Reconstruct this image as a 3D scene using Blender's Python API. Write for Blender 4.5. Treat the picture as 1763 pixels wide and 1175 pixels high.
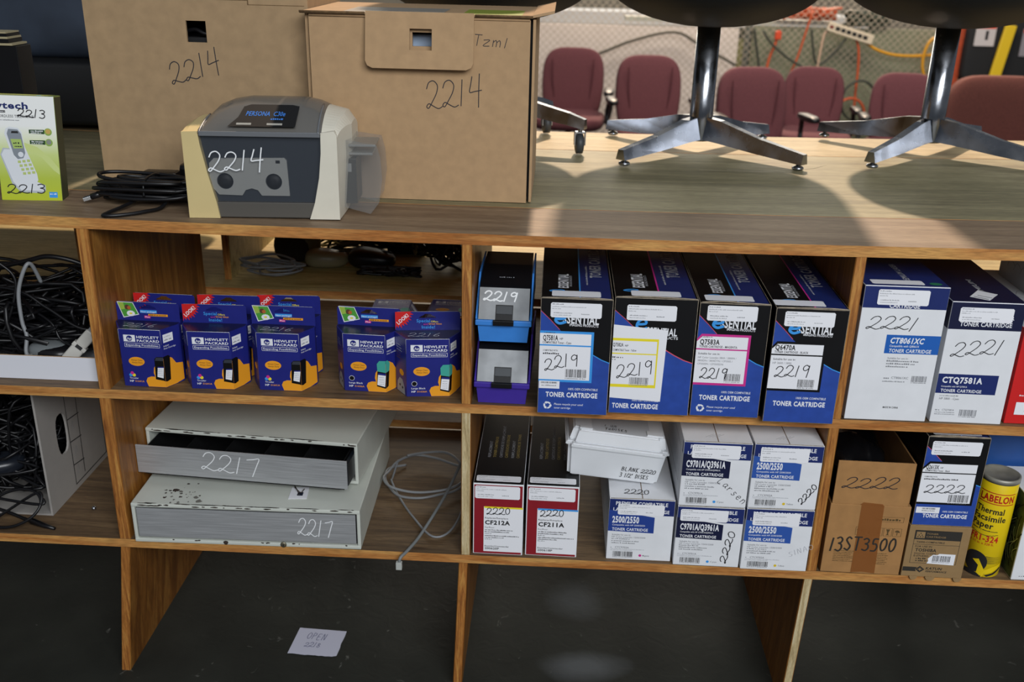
import bpy, bmesh, math, random
from mathutils import Vector, Matrix
from mathutils.geometry import tessellate_polygon

for _o in list(bpy.data.objects):
    bpy.data.objects.remove(_o)
SC = bpy.context.scene
COL = SC.collection
PI = math.pi


def lin(c):
    if isinstance(c, str):
        c = [int(c[i:i + 2], 16) for i in (0, 2, 4)]
    o = []
    for v in c[:3]:
        v = v / 255.0
        o.append(v / 12.92 if v <= 0.04045 else ((v + 0.055) / 1.055) ** 2.4)
    return (o[0], o[1], o[2], 1.0)


# ------------------------------------------------------------------ camera
CAM_LOC = Vector((0.8787, -1.5313, 1.3552))
PITCH, YAW, ROLL = 0.3815, 0.0413, 0.0231
_f = Vector((-math.sin(YAW), math.cos(YAW), 0))
_r = Vector((math.cos(YAW), math.sin(YAW), 0))
_u = Vector((0, 0, 1))
_f2 = _f * math.cos(PITCH) - _u * math.sin(PITCH)
_u2 = _u * math.cos(PITCH) + _f * math.sin(PITCH)
_r2 = _r * math.cos(ROLL) + _u2 * math.sin(ROLL)
_u3 = _u2 * math.cos(ROLL) - _r * math.sin(ROLL)
cd = bpy.data.cameras.new('camera')
cam = bpy.data.objects.new('camera', cd)
COL.objects.link(cam)
cam.matrix_world = Matrix((
    (_r2.x, _u3.x, -_f2.x, CAM_LOC.x),
    (_r2.y, _u3.y, -_f2.y, CAM_LOC.y),
    (_r2.z, _u3.z, -_f2.z, CAM_LOC.z),
    (0, 0, 0, 1)))
cd.sensor_width = 36.0
cd.lens = 1690.4 * 36.0 / 1763.0
cd.clip_start = 0.02
cd.dof.use_dof = True
cd.dof.focus_distance = 1.72
cd.dof.aperture_fstop = 4.5
SC.camera = cam

# ------------------------------------------------------------------ light
SC.view_settings.view_transform = 'Standard'
SC.view_settings.look = 'None'
SC.view_settings.exposure = 0.06
SC.view_settings.gamma = 1.0
SC.view_settings.use_curve_mapping = False

W = bpy.data.worlds.new('warehouse_air')
SC.world = W
W.use_nodes = True
_bg = W.node_tree.nodes['Background']
_bg.inputs[0].default_value = (0.80, 0.88, 1.0, 1)
_bg.inputs[1].default_value = 0.15


def lamp(name, kind, loc, aim, power, color, size=None, sizey=None, **kw):
    d = bpy.data.lights.new(name, kind)
    o = bpy.data.objects.new(name, d)
    COL.objects.link(o)
    o.location = loc
    o.rotation_euler = (Vector(aim) - Vector(loc)).to_track_quat('-Z', 'Y').to_euler()
    d.energy = power
    d.color = color
    if kind == 'AREA':
        d.shape = 'RECTANGLE'
        d.size = size
        d.size_y = sizey or size
    for k, v in kw.items():
        setattr(d, k, v)
    return o


# daylight through the open loading door in front of the shelf
lamp('loading_door_daylight', 'AREA', (2.3, -4.1, 3.3), (0.8, 0.2, 0.6), 205, (0.95, 0.975, 1.0), 3.2, 1.9)
# low warm sun from the windows behind the table
lamp('window_sun', 'SUN', (1.2, 6, 6), (1.12, 5.0, 5.0), 3.6, (1.0, 0.76, 0.55), angle=math.radians(1.8))
# pale daylight from the far side of the hall
lamp('far_windows', 'AREA', (1.6, 8.3, 2.4), (1.2, .5, .8), 115, (1.0, 0.92, 0.78), 5.0, 1.6)
# warehouse roof lamp over the chair area
lamp('roof_lamp', 'AREA', (1.8, 2.9, 3.4), (1.8, 5.0, .3), 125, (1.0, 0.90, 0.74), 3.0, 1.2)


# ------------------------------------------------------------------ materials
MATS = {}


def mat(name, col=None, rough=0.6, metal=0.0, alpha=1.0, vary=0.0, vscale=40.0, bump=0.0,
        rvary=0.0, spec=0.5, coat=0.0, trans=0.0, stretch=(1, 1, 1)):
    if name in MATS:
        return MATS[name]
    m = bpy.data.materials.new(name)
    m.use_nodes = True
    nt = m.node_tree
    b = nt.nodes['Principled BSDF']
    b.inputs['Base Color'].default_value = lin(col)
    b.inputs['Roughness'].default_value = rough
    b.inputs['Metallic'].default_value = metal
    b.inputs['Alpha'].default_value = alpha
    b.inputs['Specular IOR Level'].default_value = spec
    b.inputs['Coat Weight'].default_value = coat
    b.inputs['Transmission Weight'].default_value = trans
    if vary or bump or rvary:
        tc = nt.nodes.new('ShaderNodeTexCoord')
        mp = nt.nodes.new('ShaderNodeMapping')
        mp.inputs['Scale'].default_value = stretch
        nz = nt.nodes.new('ShaderNodeTexNoise')
        nz.inputs['Scale'].default_value = vscale
        nz.inputs['Detail'].default_value = 5
        nt.links.new(tc.outputs['Object'], mp.inputs['Vector'])
        nt.links.new(mp.outputs['Vector'], nz.inputs['Vector'])
        if vary:
            mx = nt.nodes.new('ShaderNodeMix')
            mx.data_type = 'RGBA'
            c = lin(col)
            mx.inputs['A'].default_value = tuple(max(0, x * (1 - vary)) for x in c[:3]) + (1,)
            mx.inputs['B'].default_value = tuple(min(1, x * (1 + vary)) for x in c[:3]) + (1,)
            mr = nt.nodes.new('ShaderNodeMapRange')
            mr.inputs['From Min'].default_value = 0.3
            mr.inputs['From Max'].default_value = 0.7
            nt.links.new(nz.outputs['Fac'], mr.inputs['Value'])
            nt.links.new(mr.outputs['Result'], mx.inputs['Factor'])
            nt.links.new(mx.outputs['Result'], b.inputs['Base Color'])
        if rvary:
            mr = nt.nodes.new('ShaderNodeMapRange')
            mr.inputs['From Min'].default_value = 0.3
            mr.inputs['From Max'].default_value = 0.7
            mr.inputs['To Min'].default_value = max(0.03, rough - rvary)
            mr.inputs['To Max'].default_value = rough + rvary
            nt.links.new(nz.outputs['Fac'], mr.inputs['Value'])
            nt.links.new(mr.outputs['Result'], b.inputs['Roughness'])
        if bump:
            bp = nt.nodes.new('ShaderNodeBump')
            bp.inputs['Strength'].default_value = bump
            bp.inputs['Distance'].default_value = 0.002
            nt.links.new(nz.outputs['Fac'], bp.inputs['Height'])
            nt.links.new(bp.outputs['Normal'], b.inputs['Normal'])
    MATS[name] = m
    return m


def wood(name, c0, c1, c2, stretch, scale=6.0, rough=0.5, spots=0.0, dist=1.5, p=(0.32, 0.5, 0.68)):
    """plywood: two noises stretched along the grain through a colour ramp"""
    if name in MATS:
        return MATS[name]
    m = bpy.data.materials.new(name)
    m.use_nodes = True
    nt = m.node_tree
    b = nt.nodes['Principled BSDF']
    b.inputs['Roughness'].default_value = rough
    tc = nt.nodes.new('ShaderNodeTexCoord')
    mp = nt.nodes.new('ShaderNodeMapping')
    mp.inputs['Scale'].default_value = stretch
    nt.links.new(tc.outputs['Object'], mp.inputs['Vector'])
    nz = nt.nodes.new('ShaderNodeTexNoise')
    nz.inputs['Scale'].default_value = scale
    nz.inputs['Detail'].default_value = 7
    nz.inputs['Distortion'].default_value = dist
    nt.links.new(mp.outputs['Vector'], nz.inputs['Vector'])
    rp = nt.nodes.new('ShaderNodeValToRGB')
    e = rp.color_ramp.elements
    e[0].position, e[0].color = p[0], lin(c0)
    e[1].position, e[1].color = p[2], lin(c2)
    k = e.new(p[1])
    k.color = lin(c1)
    nt.links.new(nz.outputs['Fac'], rp.inputs['Fac'])
    out = rp.outputs['Color']
    n2 = nt.nodes.new('ShaderNodeTexNoise')
    n2.inputs['Scale'].default_value = scale * 14
    n2.inputs['Detail'].default_value = 3
    nt.links.new(mp.outputs['Vector'], n2.inputs['Vector'])
    mr = nt.nodes.new('ShaderNodeMapRange')
    mr.inputs['From Min'].default_value = 0.35
    mr.inputs['From Max'].default_value = 0.62
    mr.inputs['To Min'].default_value = 0.72
    mr.inputs['To Max'].default_value = 1.06
    nt.links.new(n2.outputs['Fac'], mr.inputs['Value'])
    mx = nt.nodes.new('ShaderNodeMix')
    mx.data_type = 'RGBA'
    mx.blend_type = 'MULTIPLY'
    mx.inputs['Factor'].default_value = 1.0
    nt.links.new(out, mx.inputs['A'])
    nt.links.new(mr.outputs['Result'], mx.inputs['B'])
    out = mx.outputs['Result']
    if spots:
        n3 = nt.nodes.new('ShaderNodeTexNoise')
        n3.inputs['Scale'].default_value = 2.3
        n3.inputs['Detail'].default_value = 4
        nt.links.new(tc.outputs['Object'], n3.inputs['Vector'])
        m3 = nt.nodes.new('ShaderNodeMapRange')
        m3.inputs['From Min'].default_value = 0.35
        m3.inputs['From Max'].default_value = 0.7
        m3.inputs['To Min'].default_value = 1 - spots
        m3.inputs['To Max'].default_value = 1 + spots * 0.4
        nt.links.new(n3.outputs['Fac'], m3.inputs['Value'])
        mx2 = nt.nodes.new('ShaderNodeMix')
        mx2.data_type = 'RGBA'
        mx2.blend_type = 'MULTIPLY'
        mx2.inputs['Factor'].default_value = 1.0
        nt.links.new(out, mx2.inputs['A'])
        nt.links.new(m3.outputs['Result'], mx2.inputs['B'])
        out = mx2.outputs['Result']
    nt.links.new(out, b.inputs['Base Color'])
    bp = nt.nodes.new('ShaderNodeBump')
    bp.inputs['Strength'].default_value = 0.12
    bp.inputs['Distance'].default_value = 0.001
    nt.links.new(n2.outputs['Fac'], bp.inputs['Height'])
    nt.links.new(bp.outputs['Normal'], b.inputs['Normal'])
    MATS[name] = m
    return m


WHITE = mat('white_card', 'E4E6EA', 0.55, vary=0.03, vscale=30)
PAPER = mat('sticker_paper', 'ECEDF2', 0.6)
INK = mat('printed_black_ink', '17171B', 0.6)
GREY_INK = mat('printed_grey_ink', '85878C', 0.7)
PALE_INK = mat('printed_pale_ink', 'A9ABB0', 0.7)
MARKER = mat('black_marker_ink', '121218', 0.5)
PAINT_PEN = mat('white_paint_pen', 'EDF0F2', 0.5)
WHITE_INK = mat('printed_white_ink', 'E9EBF0', 0.5)
BLUE = mat('printed_blue', '29499E', 0.42, vary=0.10, vscale=60)
NAVY = mat('printed_navy', '1B2A66', 0.42, vary=0.06)
DEEP_NAVY = mat('printed_dark_navy', '12183A', 0.42, vary=0.06)
MIDBLUE = mat('printed_mid_blue', '1F5FB4', 0.45)
SKYBLUE = mat('printed_sky_blue', '3C98E6', 0.45)
YELLOW = mat('printed_yellow', 'EEDD2C', 0.5)
MAGENTA = mat('printed_magenta', 'CC2E8C', 0.5)
PINK = mat('printed_pink', 'D9566E', 0.5)
BLACKCARD = mat('black_glossy_card', '0C0C0F', 0.48, vary=0.15, vscale=20, spec=.3)
RAWEDGE = mat('worn_card_edge', '9A8E7C', 0.8, vary=0.35, vscale=90)
KRAFT = mat('kraft_cardboard', 'B0906B', 0.85, vary=0.07, vscale=55, bump=0.06)
KRAFT_OLD = mat('orange_brown_cardboard', 'A67A49', 0.85, vary=0.10, vscale=35, bump=0.05)
KRAFT_GREY = mat('grey_brown_cardboard', '94774F', 0.85, vary=0.06, vscale=50)
KRAFT_DARK = mat('corrugated_cut_edge', '6B5336', 0.9, vary=0.3, vscale=200)
DARKVOID = mat('black_plastic_and_shade', '0A0A0C', 0.6)  # black plastic, also painted shade in gaps and open cartons
RED = mat('printed_dark_red', '8C1A26', 0.45, vary=0.05)
BRIGHTRED = mat('printed_bright_red', 'CE2020', 0.45)
GOLD = mat('printed_dull_gold', '8E7C3E', 0.5)
ORANGE = mat('printed_orange', 'EFA022', 0.5)
TEAL = mat('printed_teal', '3FA596', 0.5)
INKBLUE = mat('ink_box_blue', '20267A', 0.38, vary=0.06, vscale=40)
GREEN_INK = mat('printed_green', '4C9A3A', 0.5)
BLACKPLASTIC = mat('black_plastic', '101013', 0.35, bump=0.03, vscale=200, vary=0.1)
CORD_BLACK = mat('black_rubber_cord', '0C0C0F', 0.42)
CORD_GREY = mat('grey_cord', '84878A', 0.45)
STEEL = mat('brushed_stainless', 'B6B8BA', 0.42, 0.45, vary=0.14, vscale=8, rvary=0.10, stretch=(1.5, 8, 60))
CHROME = mat('worn_chrome', '9DA0A6', 0.24, 1.0, vary=0.3, vscale=16, rvary=0.14)
VINYL = mat('black_vinyl', '101318', 0.58, spec=.35, bump=0.05, vscale=300)
BURGUNDY = mat('burgundy_fabric', '5E333A', 0.95, vary=0.16, vscale=160, bump=0.25)
CREAMPAINT = mat('off_white_enamel', 'C9CDC4', 0.4, vary=0.05, vscale=12)
CHIP = mat('bare_rusty_metal', '3A302A', 0.7, vary=0.4, vscale=120)


# ------------------------------------------------------------------ mesh builder
EPS = 0.00014


class Face:
    """a flat (or wrapped) printable patch: fractions u,v -> space"""

    def __init__(self, O, U, V, w, h):
        self.O, self.U, self.V, self.w, self.h = Vector(O), Vector(U).normalized(), Vector(V).normalized(), w, h
        self.N = self.U.cross(self.V)

    def pt(self, u, v, l=0):
        return self.O + self.U * (u * self.w) + self.V * (v * self.h) + self.N * (l * EPS)


class CylFace:
    def __init__(self, c, r, z0, h, a0, arc):
        self.c, self.r, self.z0, self.h, self.a0, self.arc = Vector(c), r, z0, h, a0, arc
        self.w = r * arc

    def pt(self, u, v, l=0):
        a = self.a0 + u * self.arc
        r = self.r + l * EPS * 2.5
        return Vector((self.c.x + r * math.cos(a), self.c.y + r * math.sin(a), self.z0 + v * self.h))


def crom(pts, n=6, closed=False):
    P = [Vector(p) for p in pts]
    if len(P) < 3:
        return P
    out = []
    L = len(P)
    rng = range(L) if closed else range(L - 1)
    for i in rng:
        if closed:
            a, b, c, d = P[(i - 1) % L], P[i], P[(i + 1) % L], P[(i + 2) % L]
        else:
            a, b, c, d = P[max(i - 1, 0)], P[i], P[i + 1], P[min(i + 2, L - 1)]
        for k in range(n):
            t = k / n
            out.append(0.5 * ((2 * b) + (c - a) * t + (2 * a - 5 * b + 4 * c - d) * t * t + (3 * b - a - 3 * c + d) * t ** 3))
    if not closed:
        out.append(P[-1])
    return out


_TXT = {}


def text_geo(s, bold, shear):
    key = (s, bold, shear)
    if key in _TXT:
        return _TXT[key]
    cu = bpy.data.curves.new('t', 'FONT')
    cu.body = s
    cu.size = 1.0
    cu.offset = 0.0165 * bold
    cu.space_character = 1.0 + .05 * bold
    cu.shear = shear
    cu.resolution_u = 2
    cu.fill_mode = 'FRONT'
    ob = bpy.data.objects.new('t', cu)
    me = ob.to_mesh()
    vs = [(v.co.x, v.co.y) for v in me.vertices]
    fs = [tuple(p.vertices) for p in me.polygons]
    ob.to_mesh_clear()
    bpy.data.objects.remove(ob)
    bpy.data.curves.remove(cu)
    x0 = min(v[0] for v in vs)
    x1 = max(v[0] for v in vs)
    cap = 0.727
    vs = [((x - x0) / cap, y / cap) for x, y in vs]
    _TXT[key] = (vs, fs, (x1 - x0) / cap)
    return _TXT[key]


GL = {
    '2': [[(0, .74), (.12, .95), (.36, 1), (.55, .82), (.48, .55), (.25, .25), (.06, .04), (-.04, .1), (.08, .2), (.3, .1), (.55, 0), (.75, .06)]],
    '1': [[(.16, 1), (.06, 0)]],
    '9': [[(.5, .84), (.3, 1), (.08, .86), (.08, .62), (.28, .54), (.5, .74), (.52, .95)], [(.52, .95), (.5, .5), (.44, -.04)]],
    '4': [[(.14, 1.02), (.06, .72), (.0, .46), (.25, .47), (.6, .5)], [(.52, 1.1), (.46, .5), (.42, -.12)]],
    '0': [[(.3, 1), (.06, .8), (0, .4), (.16, .02), (.42, .12), (.54, .5), (.46, .88), (.3, 1), (.2, .98)]],
    '6': [[(.46, 1.05), (.16, .62), (.02, .25), (.18, 0), (.44, .1), (.44, .36), (.22, .42), (.06, .26)]],
    '7': [[(0, .88), (.3, .94), (.58, 1), (.5, .6), (.34, -.06)]],
    '3': [[(.03, .92), (.28, 1), (.5, .84), (.42, .62), (.2, .55), (.45, .46), (.52, .18), (.3, -.02), (0, .06)]],
    '5': [[(.5, 1), (.14, .98), (.1, .6), (.36, .6), (.5, .34), (.36, .05), (0, .04)]],
    '8': [[(.46, .86), (.26, 1), (.08, .82), (.26, .56), (.5, .28), (.28, 0), (.04, .2), (.26, .54), (.46, .86)]],
    'S': [[(.5, .88), (.28, 1), (.08, .8), (.26, .55), (.48, .3), (.3, .02), (0, .12)]],
    'T': [[(0, 1), (.6, 1)], [(.3, 1), (.28, 0)]],
    'B': [[(.05, 1), (.03, 0)], [(.05, 1), (.4, .9), (.36, .6), (.06, .54), (.46, .42), (.44, .08), (.03, 0)]],
    'L': [[(.05, 1), (.03, .02), (.45, 0)]],
    'A': [[(0, 0), (.26, 1), (.52, 0)], [(.1, .38), (.42, .38)]],
    'N': [[(0, 0), (.04, 1), (.42, .04), (.46, 1)]],
    'K': [[(.05, 1), (.03, 0)], [(.46, 1), (.06, .46), (.48, 0)]],
    'D': [[(.05, 1), (.03, 0)], [(.05, 1), (.46, .8), (.46, .25), (.03, 0)]],
    'I': [[(.1, 1), (.08, 0)]],
    'O': [[(.3, 1), (.04, .75), (.04, .25), (.3, 0), (.54, .3), (.52, .8), (.3, 1)]],
    'P': [[(.05, 1), (.03, 0)], [(.05, 1), (.42, .9), (.4, .6), (.06, .5)]],
    'E': [[(.46, 1), (.06, .98), (.04, 0), (.46, .02)], [(.05, .52), (.38, .52)]],
    'z': [[(0, .6), (.5, .62), (0, .02), (.52, 0)]],
    'm': [[(0, .6), (0, 0)], [(0, .4), (.2, .62), (.3, .4), (.3, 0)], [(.3, .4), (.5, .62), (.62, .4), (.62, 0)]],
    'l': [[(.1, 1), (.02, 0)]],
    'a': [[(.42, .5), (.2, .6), (.02, .3), (.16, 0), (.4, .25), (.44, .55)], [(.44, .55), (.42, .1), (.55, .02)]],
    'r': [[(0, .6), (.04, 0)], [(.03, .3), (.18, .58), (.36, .56)]],
    's': [[(.4, .55), (.14, .6), (.12, .4), (.38, .2), (.2, 0), (0, .06)]],
    'e': [[(.02, .3), (.4, .36), (.3, .6), (.08, .5), (.02, .2), (.22, 0), (.46, .1)]],
    'n': [[(0, .6), (.02, 0)], [(.02, .36), (.22, .6), (.38, .4), (.4, 0)]],
    'c': [[(.4, .5), (.2, .6), (.02, .3), (.2, 0), (.42, .08)]],
    '"': [[(.05, 1.05), (.03, .8)], [(.2, 1.05), (.18, .8)]],
    '/': [[(.4, 1), (0, 0)]],
    ' ': [],
}
GW = {'1': .3, 'I': .3, 'l': .25, '"': .35, ' ': .4, 'm': .8, '/': .35}


class MB:
    def __init__(self):
        self.v, self.f, self.m, self.s, self.mats = [], [], [], [], []
        self.M = Matrix.Identity(4)

    def mi(self, m):
        if m not in self.mats:
            self.mats.append(m)
        return self.mats.index(m)

    def add(self, vs, fs, m, smooth=False):
        o = len(self.v)
        k = self.mi(m)
        M = self.M
        self.v += [M @ Vector(p) for p in vs]
        for f in fs:
            self.f.append(tuple(i + o for i in f))
            self.m.append(k)
            self.s.append(smooth)

    # ---- solids
    def box(self, x0, y0, z0, x1, y1, z1, m, c=0.0):
        if c <= 0:
            vs = [(x, y, z) for z in (z0, z1) for y in (y0, y1) for x in (x0, x1)]
            fs = [(0, 2, 3, 1), (4, 5, 7, 6), (0, 1, 5, 4), (2, 6, 7, 3), (0, 4, 6, 2), (1, 3, 7, 5)]
            self.add(vs, fs, m)
            return
        bm = bmesh.new()
        bmesh.ops.create_cube(bm, size=1.0)
        for v in bm.verts:
            v.co = Vector(((x0 + x1) / 2 + v.co.x * (x1 - x0), (y0 + y1) / 2 + v.co.y * (y1 - y0), (z0 + z1) / 2 + v.co.z * (z1 - z0)))
        bmesh.ops.bevel(bm, geom=list(bm.edges), offset=c, segments=2, affect='EDGES', profile=0.6)
        self.bm(bm, m, False)

    def bm(self, bm, m, smooth):
        bm.verts.index_update()
        self.add([v.co.copy() for v in bm.verts], [tuple(v.index for v in f.verts) for f in bm.faces], m, smooth)
        bm.free()

    def prism(self, poly, z0, z1, m, top=None, smooth=False):
        n = len(poly)
        vs = [(p[0], p[1], z0) for p in poly] + [(p[0], p[1], z1) for p in poly]
        fs = [(i, (i + 1) % n, (i + 1) % n + n, i + n) for i in range(n)]
        self.add(vs, fs, m, smooth)
        t = [tuple(x) for x in tessellate_polygon([[Vector((p[0], p[1], 0)) for p in poly]])]
        self.add(vs[:n], t, m)
        self.add(vs[n:], t, top or m)

    def slab(self, poly, M, th, m, holes=(), smooth=False):
        """2-D outline (with holes) in the x-y plane of M, thickness th along +z of M"""
        rings = [list(poly)] + [list(h) for h in holes]
        t = [tuple(x) for x in tessellate_polygon([[Vector((p[0], p[1], 0)) for p in r] for r in rings])]
        flat = [p for r in rings for p in r]
        n = len(flat)
        vs = [M @ Vector((p[0], p[1], 0)) for p in flat] + [M @ Vector((p[0], p[1], th)) for p in flat]
        fs = list(t) + [tuple(i + n for i in reversed(x)) for x in t]
        self.add(vs, fs, m)
        fs = []
        o = 0
        for r in rings:
            k = len(r)
            for i in range(k):
                a, b = o + i, o + (i + 1) % k
                fs.append((a, b, b + n, a + n))
            o += k
        self.add(vs, fs, m, smooth)

    def tube(self, pts, r, m, n=8, closed=False, taper=None):
        P = [Vector(p) for p in pts]
        L = len(P)
        vs, fs = [], []
        up = None
        for i in range(L):
            a = P[i - 1] if (i > 0 or closed) else P[0]
            b = P[(i + 1) % L] if (i < L - 1 or closed) else P[-1]
            t = (b - a)
            t = t.normalized() if t.length > 1e-9 else Vector((0, 0, 1))
            if up is None:
                up = Vector((0, 0, 1)) if abs(t.z) < 0.9 else Vector((1, 0, 0))
            x = t.cross(up)
            if x.length < 1e-6:
                x = t.cross(Vector((0.3, 1, 0.2)))
            x.normalize()
            y = x.cross(t).normalized()
            up = y
            rr = r if taper is None else taper[0] + (taper[1] - taper[0]) * i / (L - 1)
            for k in range(n):
                A = 2 * PI * k / n
                vs.append(P[i] + x * (rr * math.cos(A)) + y * (rr * math.sin(A)))
        for i in range(L if closed else L - 1):
            j = (i + 1) % L
            for k in range(n):
                fs.append((i * n + k, i * n + (k + 1) % n, j * n + (k + 1) % n, j * n + k))
        if not closed:
            fs.append(tuple(reversed(range(n))))
            fs.append(tuple(range((L - 1) * n, L * n)))
        self.add(vs, fs, m, True)

    def cord(self, pts, r, m, n=6, sub=6, closed=False):
        self.tube(crom(pts, sub, closed), r, m, n, closed)

    def lathe(self, prof, m, n=28, c=(0, 0, 0), M=None, smooth=True):
        vs, fs = [], []
        c = Vector(c)
        for r, z in prof:
            for k in range(n):
                a = 2 * PI * k / n
                p = Vector((r * math.cos(a), r * math.sin(a), z))
                vs.append((M @ p if M else p) + c)
        for i in range(len(prof) - 1):
            for k in range(n):
                fs.append((i * n + k, i * n + (k + 1) % n, (i + 1) * n + (k + 1) % n, (i + 1) * n + k))
        fs.append(tuple(reversed(range(n))))
        fs.append(tuple(range((len(prof) - 1) * n, len(prof) * n)))
        self.add(vs, fs, m, smooth)

    def superell(self, c, rad, m, e1=0.6, e2=0.6, nu=28, nv=16, f=None):
        vs, fs = [], []
        sp = lambda w, e: math.copysign(abs(w) ** e, w)
        for j in range(nv + 1):
            a = -PI / 2 + PI * j / nv
            for i in range(nu):
                b = 2 * PI * i / nu
                p = Vector((sp(math.cos(a), e1) * sp(math.cos(b), e2), sp(math.cos(a), e1) * sp(math.sin(b), e2), sp(math.sin(a), e1)))
                p = Vector((p.x * rad[0], p.y * rad[1], p.z * rad[2]))
                if f:
                    p = f(p)
                vs.append(p + Vector(c))
        for j in range(nv):
            for i in range(nu):
                fs.append((j * nu + i, j * nu + (i + 1) % nu, (j + 1) * nu + (i + 1) % nu, (j + 1) * nu + i))
        self.add(vs, fs, m, True)

    # ---- printing
    def poly(self, F, pts, m, l=1):
        if isinstance(F, CylFace):
            # cut into narrow upright strips so the print follows the curve
            lo, hi = min(p[0] for p in pts), max(p[0] for p in pts)
            k = max(1, int((hi - lo) / .025))
            for i in range(k):
                a, b = lo + (hi - lo) * i / k, lo + (hi - lo) * (i + 1) / k
                c = Wrap.clip(Wrap.clip(list(pts), a, False), b, True)
                if len(c) > 2:
                    t = [tuple(x) for x in tessellate_polygon([[Vector((p[0] * F.w, p[1] * F.h, 0)) for p in c]])]
                    self.add([F.pt(p[0], p[1], l) for p in c], t, m)
            return
        t = [tuple(x) for x in tessellate_polygon([[Vector((p[0] * F.w, p[1] * F.h, 0)) for p in pts]])]
        self.add([F.pt(p[0], p[1], l) for p in pts], t, m)

    def rect(self, F, u0, v0, u1, v1, m, l=1, sub=1):
        for i in range(sub):
            a, b = u0 + (u1 - u0) * i / sub, u0 + (u1 - u0) * (i + 1) / sub
            self.add([F.pt(a, v0, l), F.pt(b, v0, l), F.pt(b, v1, l), F.pt(a, v1, l)], [(0, 1, 2, 3)], m)

    def ring(self, F, u0, v0, u1, v1, t, m, l=1):
        a, b = t / F.w, t / F.h
        self.rect(F, u0, v0, u1, v0 + b, m, l)
        self.rect(F, u0, v1 - b, u1, v1, m, l)
        self.rect(F, u0, v0, u0 + a, v1, m, l)
        self.rect(F, u1 - a, v0, u1, v1, m, l)

    def ell(self, F, u, v, ru, rv, m, l=1, n=24, a0=0, a1=2 * PI):
        pts = [(u + ru * math.cos(a0 + (a1 - a0) * k / n), v + rv * math.sin(a0 + (a1 - a0) * k / n)) for k in range(n)]
        self.poly(F, pts, m, l)

    def disc(self, F, u, v, r, m, l=1, n=20):
        self.ell(F, u, v, r / F.w, r / F.h, m, l, n)

    def text(self, F, s, u, v, hh, m, ww=None, l=3, bold=1.0, rot=0.0, shear=0.0):
        """bottom-left at (u,v); hh = cap height as fraction of F.h; ww = width as fraction of F.w"""
        vs, fs, wd = text_geo(s, bold, shear)
        if rot:
            hm = hh * F.w if abs(abs(rot) - 90) < 1 else hh * F.h
            wm = (ww * (F.h if abs(abs(rot) - 90) < 1 else F.w)) if ww else wd * hm
        else:
            hm = hh * F.h
            wm = ww * F.w if ww else wd * hm
        ca, sa = math.cos(math.radians(rot)), math.sin(math.radians(rot))
        out = []
        for x, y in vs:
            a, b = x / wd * wm, y * hm
            out.append(F.pt(u + (a * ca - b * sa) / F.w, v + (a * sa + b * ca) / F.h, l))
        self.add(out, fs, m)

    def pen(self, F, s, u, v, hh, m, ww, th=0.0014, rot=0.0, l=4, slant=0.12, seed=0, rise=0.0):
        """handwriting: stroke ribbons. hh, ww are metres"""
        rng = random.Random(hash(s) % 1000 + seed if False else sum(map(ord, s)) + seed)
        tot = sum(GW.get(c, .6) + .22 for c in s) - .22
        ca, sa = math.cos(math.radians(rot)), math.sin(math.radians(rot))
        x = 0.0
        for c in s:
            dy = rng.uniform(-.05, .05) + rise * x / tot
            sc = rng.uniform(.92, 1.08)
            for st in GL.get(c, []):
                P = []
                for (a, b) in st:
                    b2 = b * sc + dy
                    aa = (x + a + slant * b2) / tot * ww
                    bb = b2 * hh
                    P.append(Vector((aa * ca - bb * sa, aa * sa + bb * ca, 0)))
                P = crom(P, 5)
                self.ribbon(F, P, u, v, th, m, l)
            x += GW.get(c, .6) + .22

    def ribbon(self, F, P, u, v, th, m, l):
        vs, fs = [], []
        n = len(P)
        for i in range(n):
            a, b = P[max(i - 1, 0)], P[min(i + 1, n - 1)]
            t = b - a
            if t.length < 1e-9:
                t = Vector((1, 0, 0))
            t.normalize()
            if i == 0:
                Q = P[0] - t * th * 0.4
            elif i == n - 1:
                Q = P[i] + t * th * 0.4
            else:
                Q = P[i]
            nn = Vector((-t.y, t.x, 0)) * (th / 2)
            for w in (Q + nn, Q - nn):
                vs.append(F.pt(u + w.x / F.w, v + w.y / F.h, l + (i % 3) * 0.12))
        for i in range(n - 1):
            fs.append((2 * i, 2 * i + 1, 2 * i + 3, 2 * i + 2))
        self.add(vs, fs, m)

    def greek(self, F, u0, v0, u1, v1, m, l=3, seed=0, gap=0.3):
        """illegible small print: a row of word-like dashes"""
        rng = random.Random(seed + int(u0 * 977) + int(v0 * 3313))
        h = (v1 - v0) * F.h
        x = u0 * F.w
        while x < u1 * F.w - h * 0.4:
            w = min(h * rng.uniform(0.5, 1.0), u1 * F.w - x)
            k = rng.choice([0.72, 0.72, 1.0])
            self.rect(F, x / F.w, v0, (x + w) / F.w, v0 + (v1 - v0) * k, m, l)
            x += w + h * (gap if rng.random() < 0.75 else 0.8)

    def barcode(self, F, u0, v0, u1, v1, m=None, l=3, seed=1):
        rng = random.Random(seed)
        m = m or INK
        x = u0
        while x < u1:
            w = rng.choice([0.012, 0.02, 0.03]) * (u1 - u0)
            self.rect(F, x, v0 + (v1 - v0) * .16, min(x + w, u1), v1, m, l)
            x += w + rng.choice([0.014, 0.02, 0.032]) * (u1 - u0)
        self.greek(F, u0, v0, u1, v0 + (v1 - v0) * .11, GREY_INK, l, seed)

    def boxprint(self, w, d, h, m, ix=0.0008):
        """six full face prints of a w x d x h box at origin"""
        for F in box_faces(w, d, h).values():
            a, b = ix / F.w, ix / F.h
            self.rect(F, a, b, 1 - a, 1 - b, m, 0.6)

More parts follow.
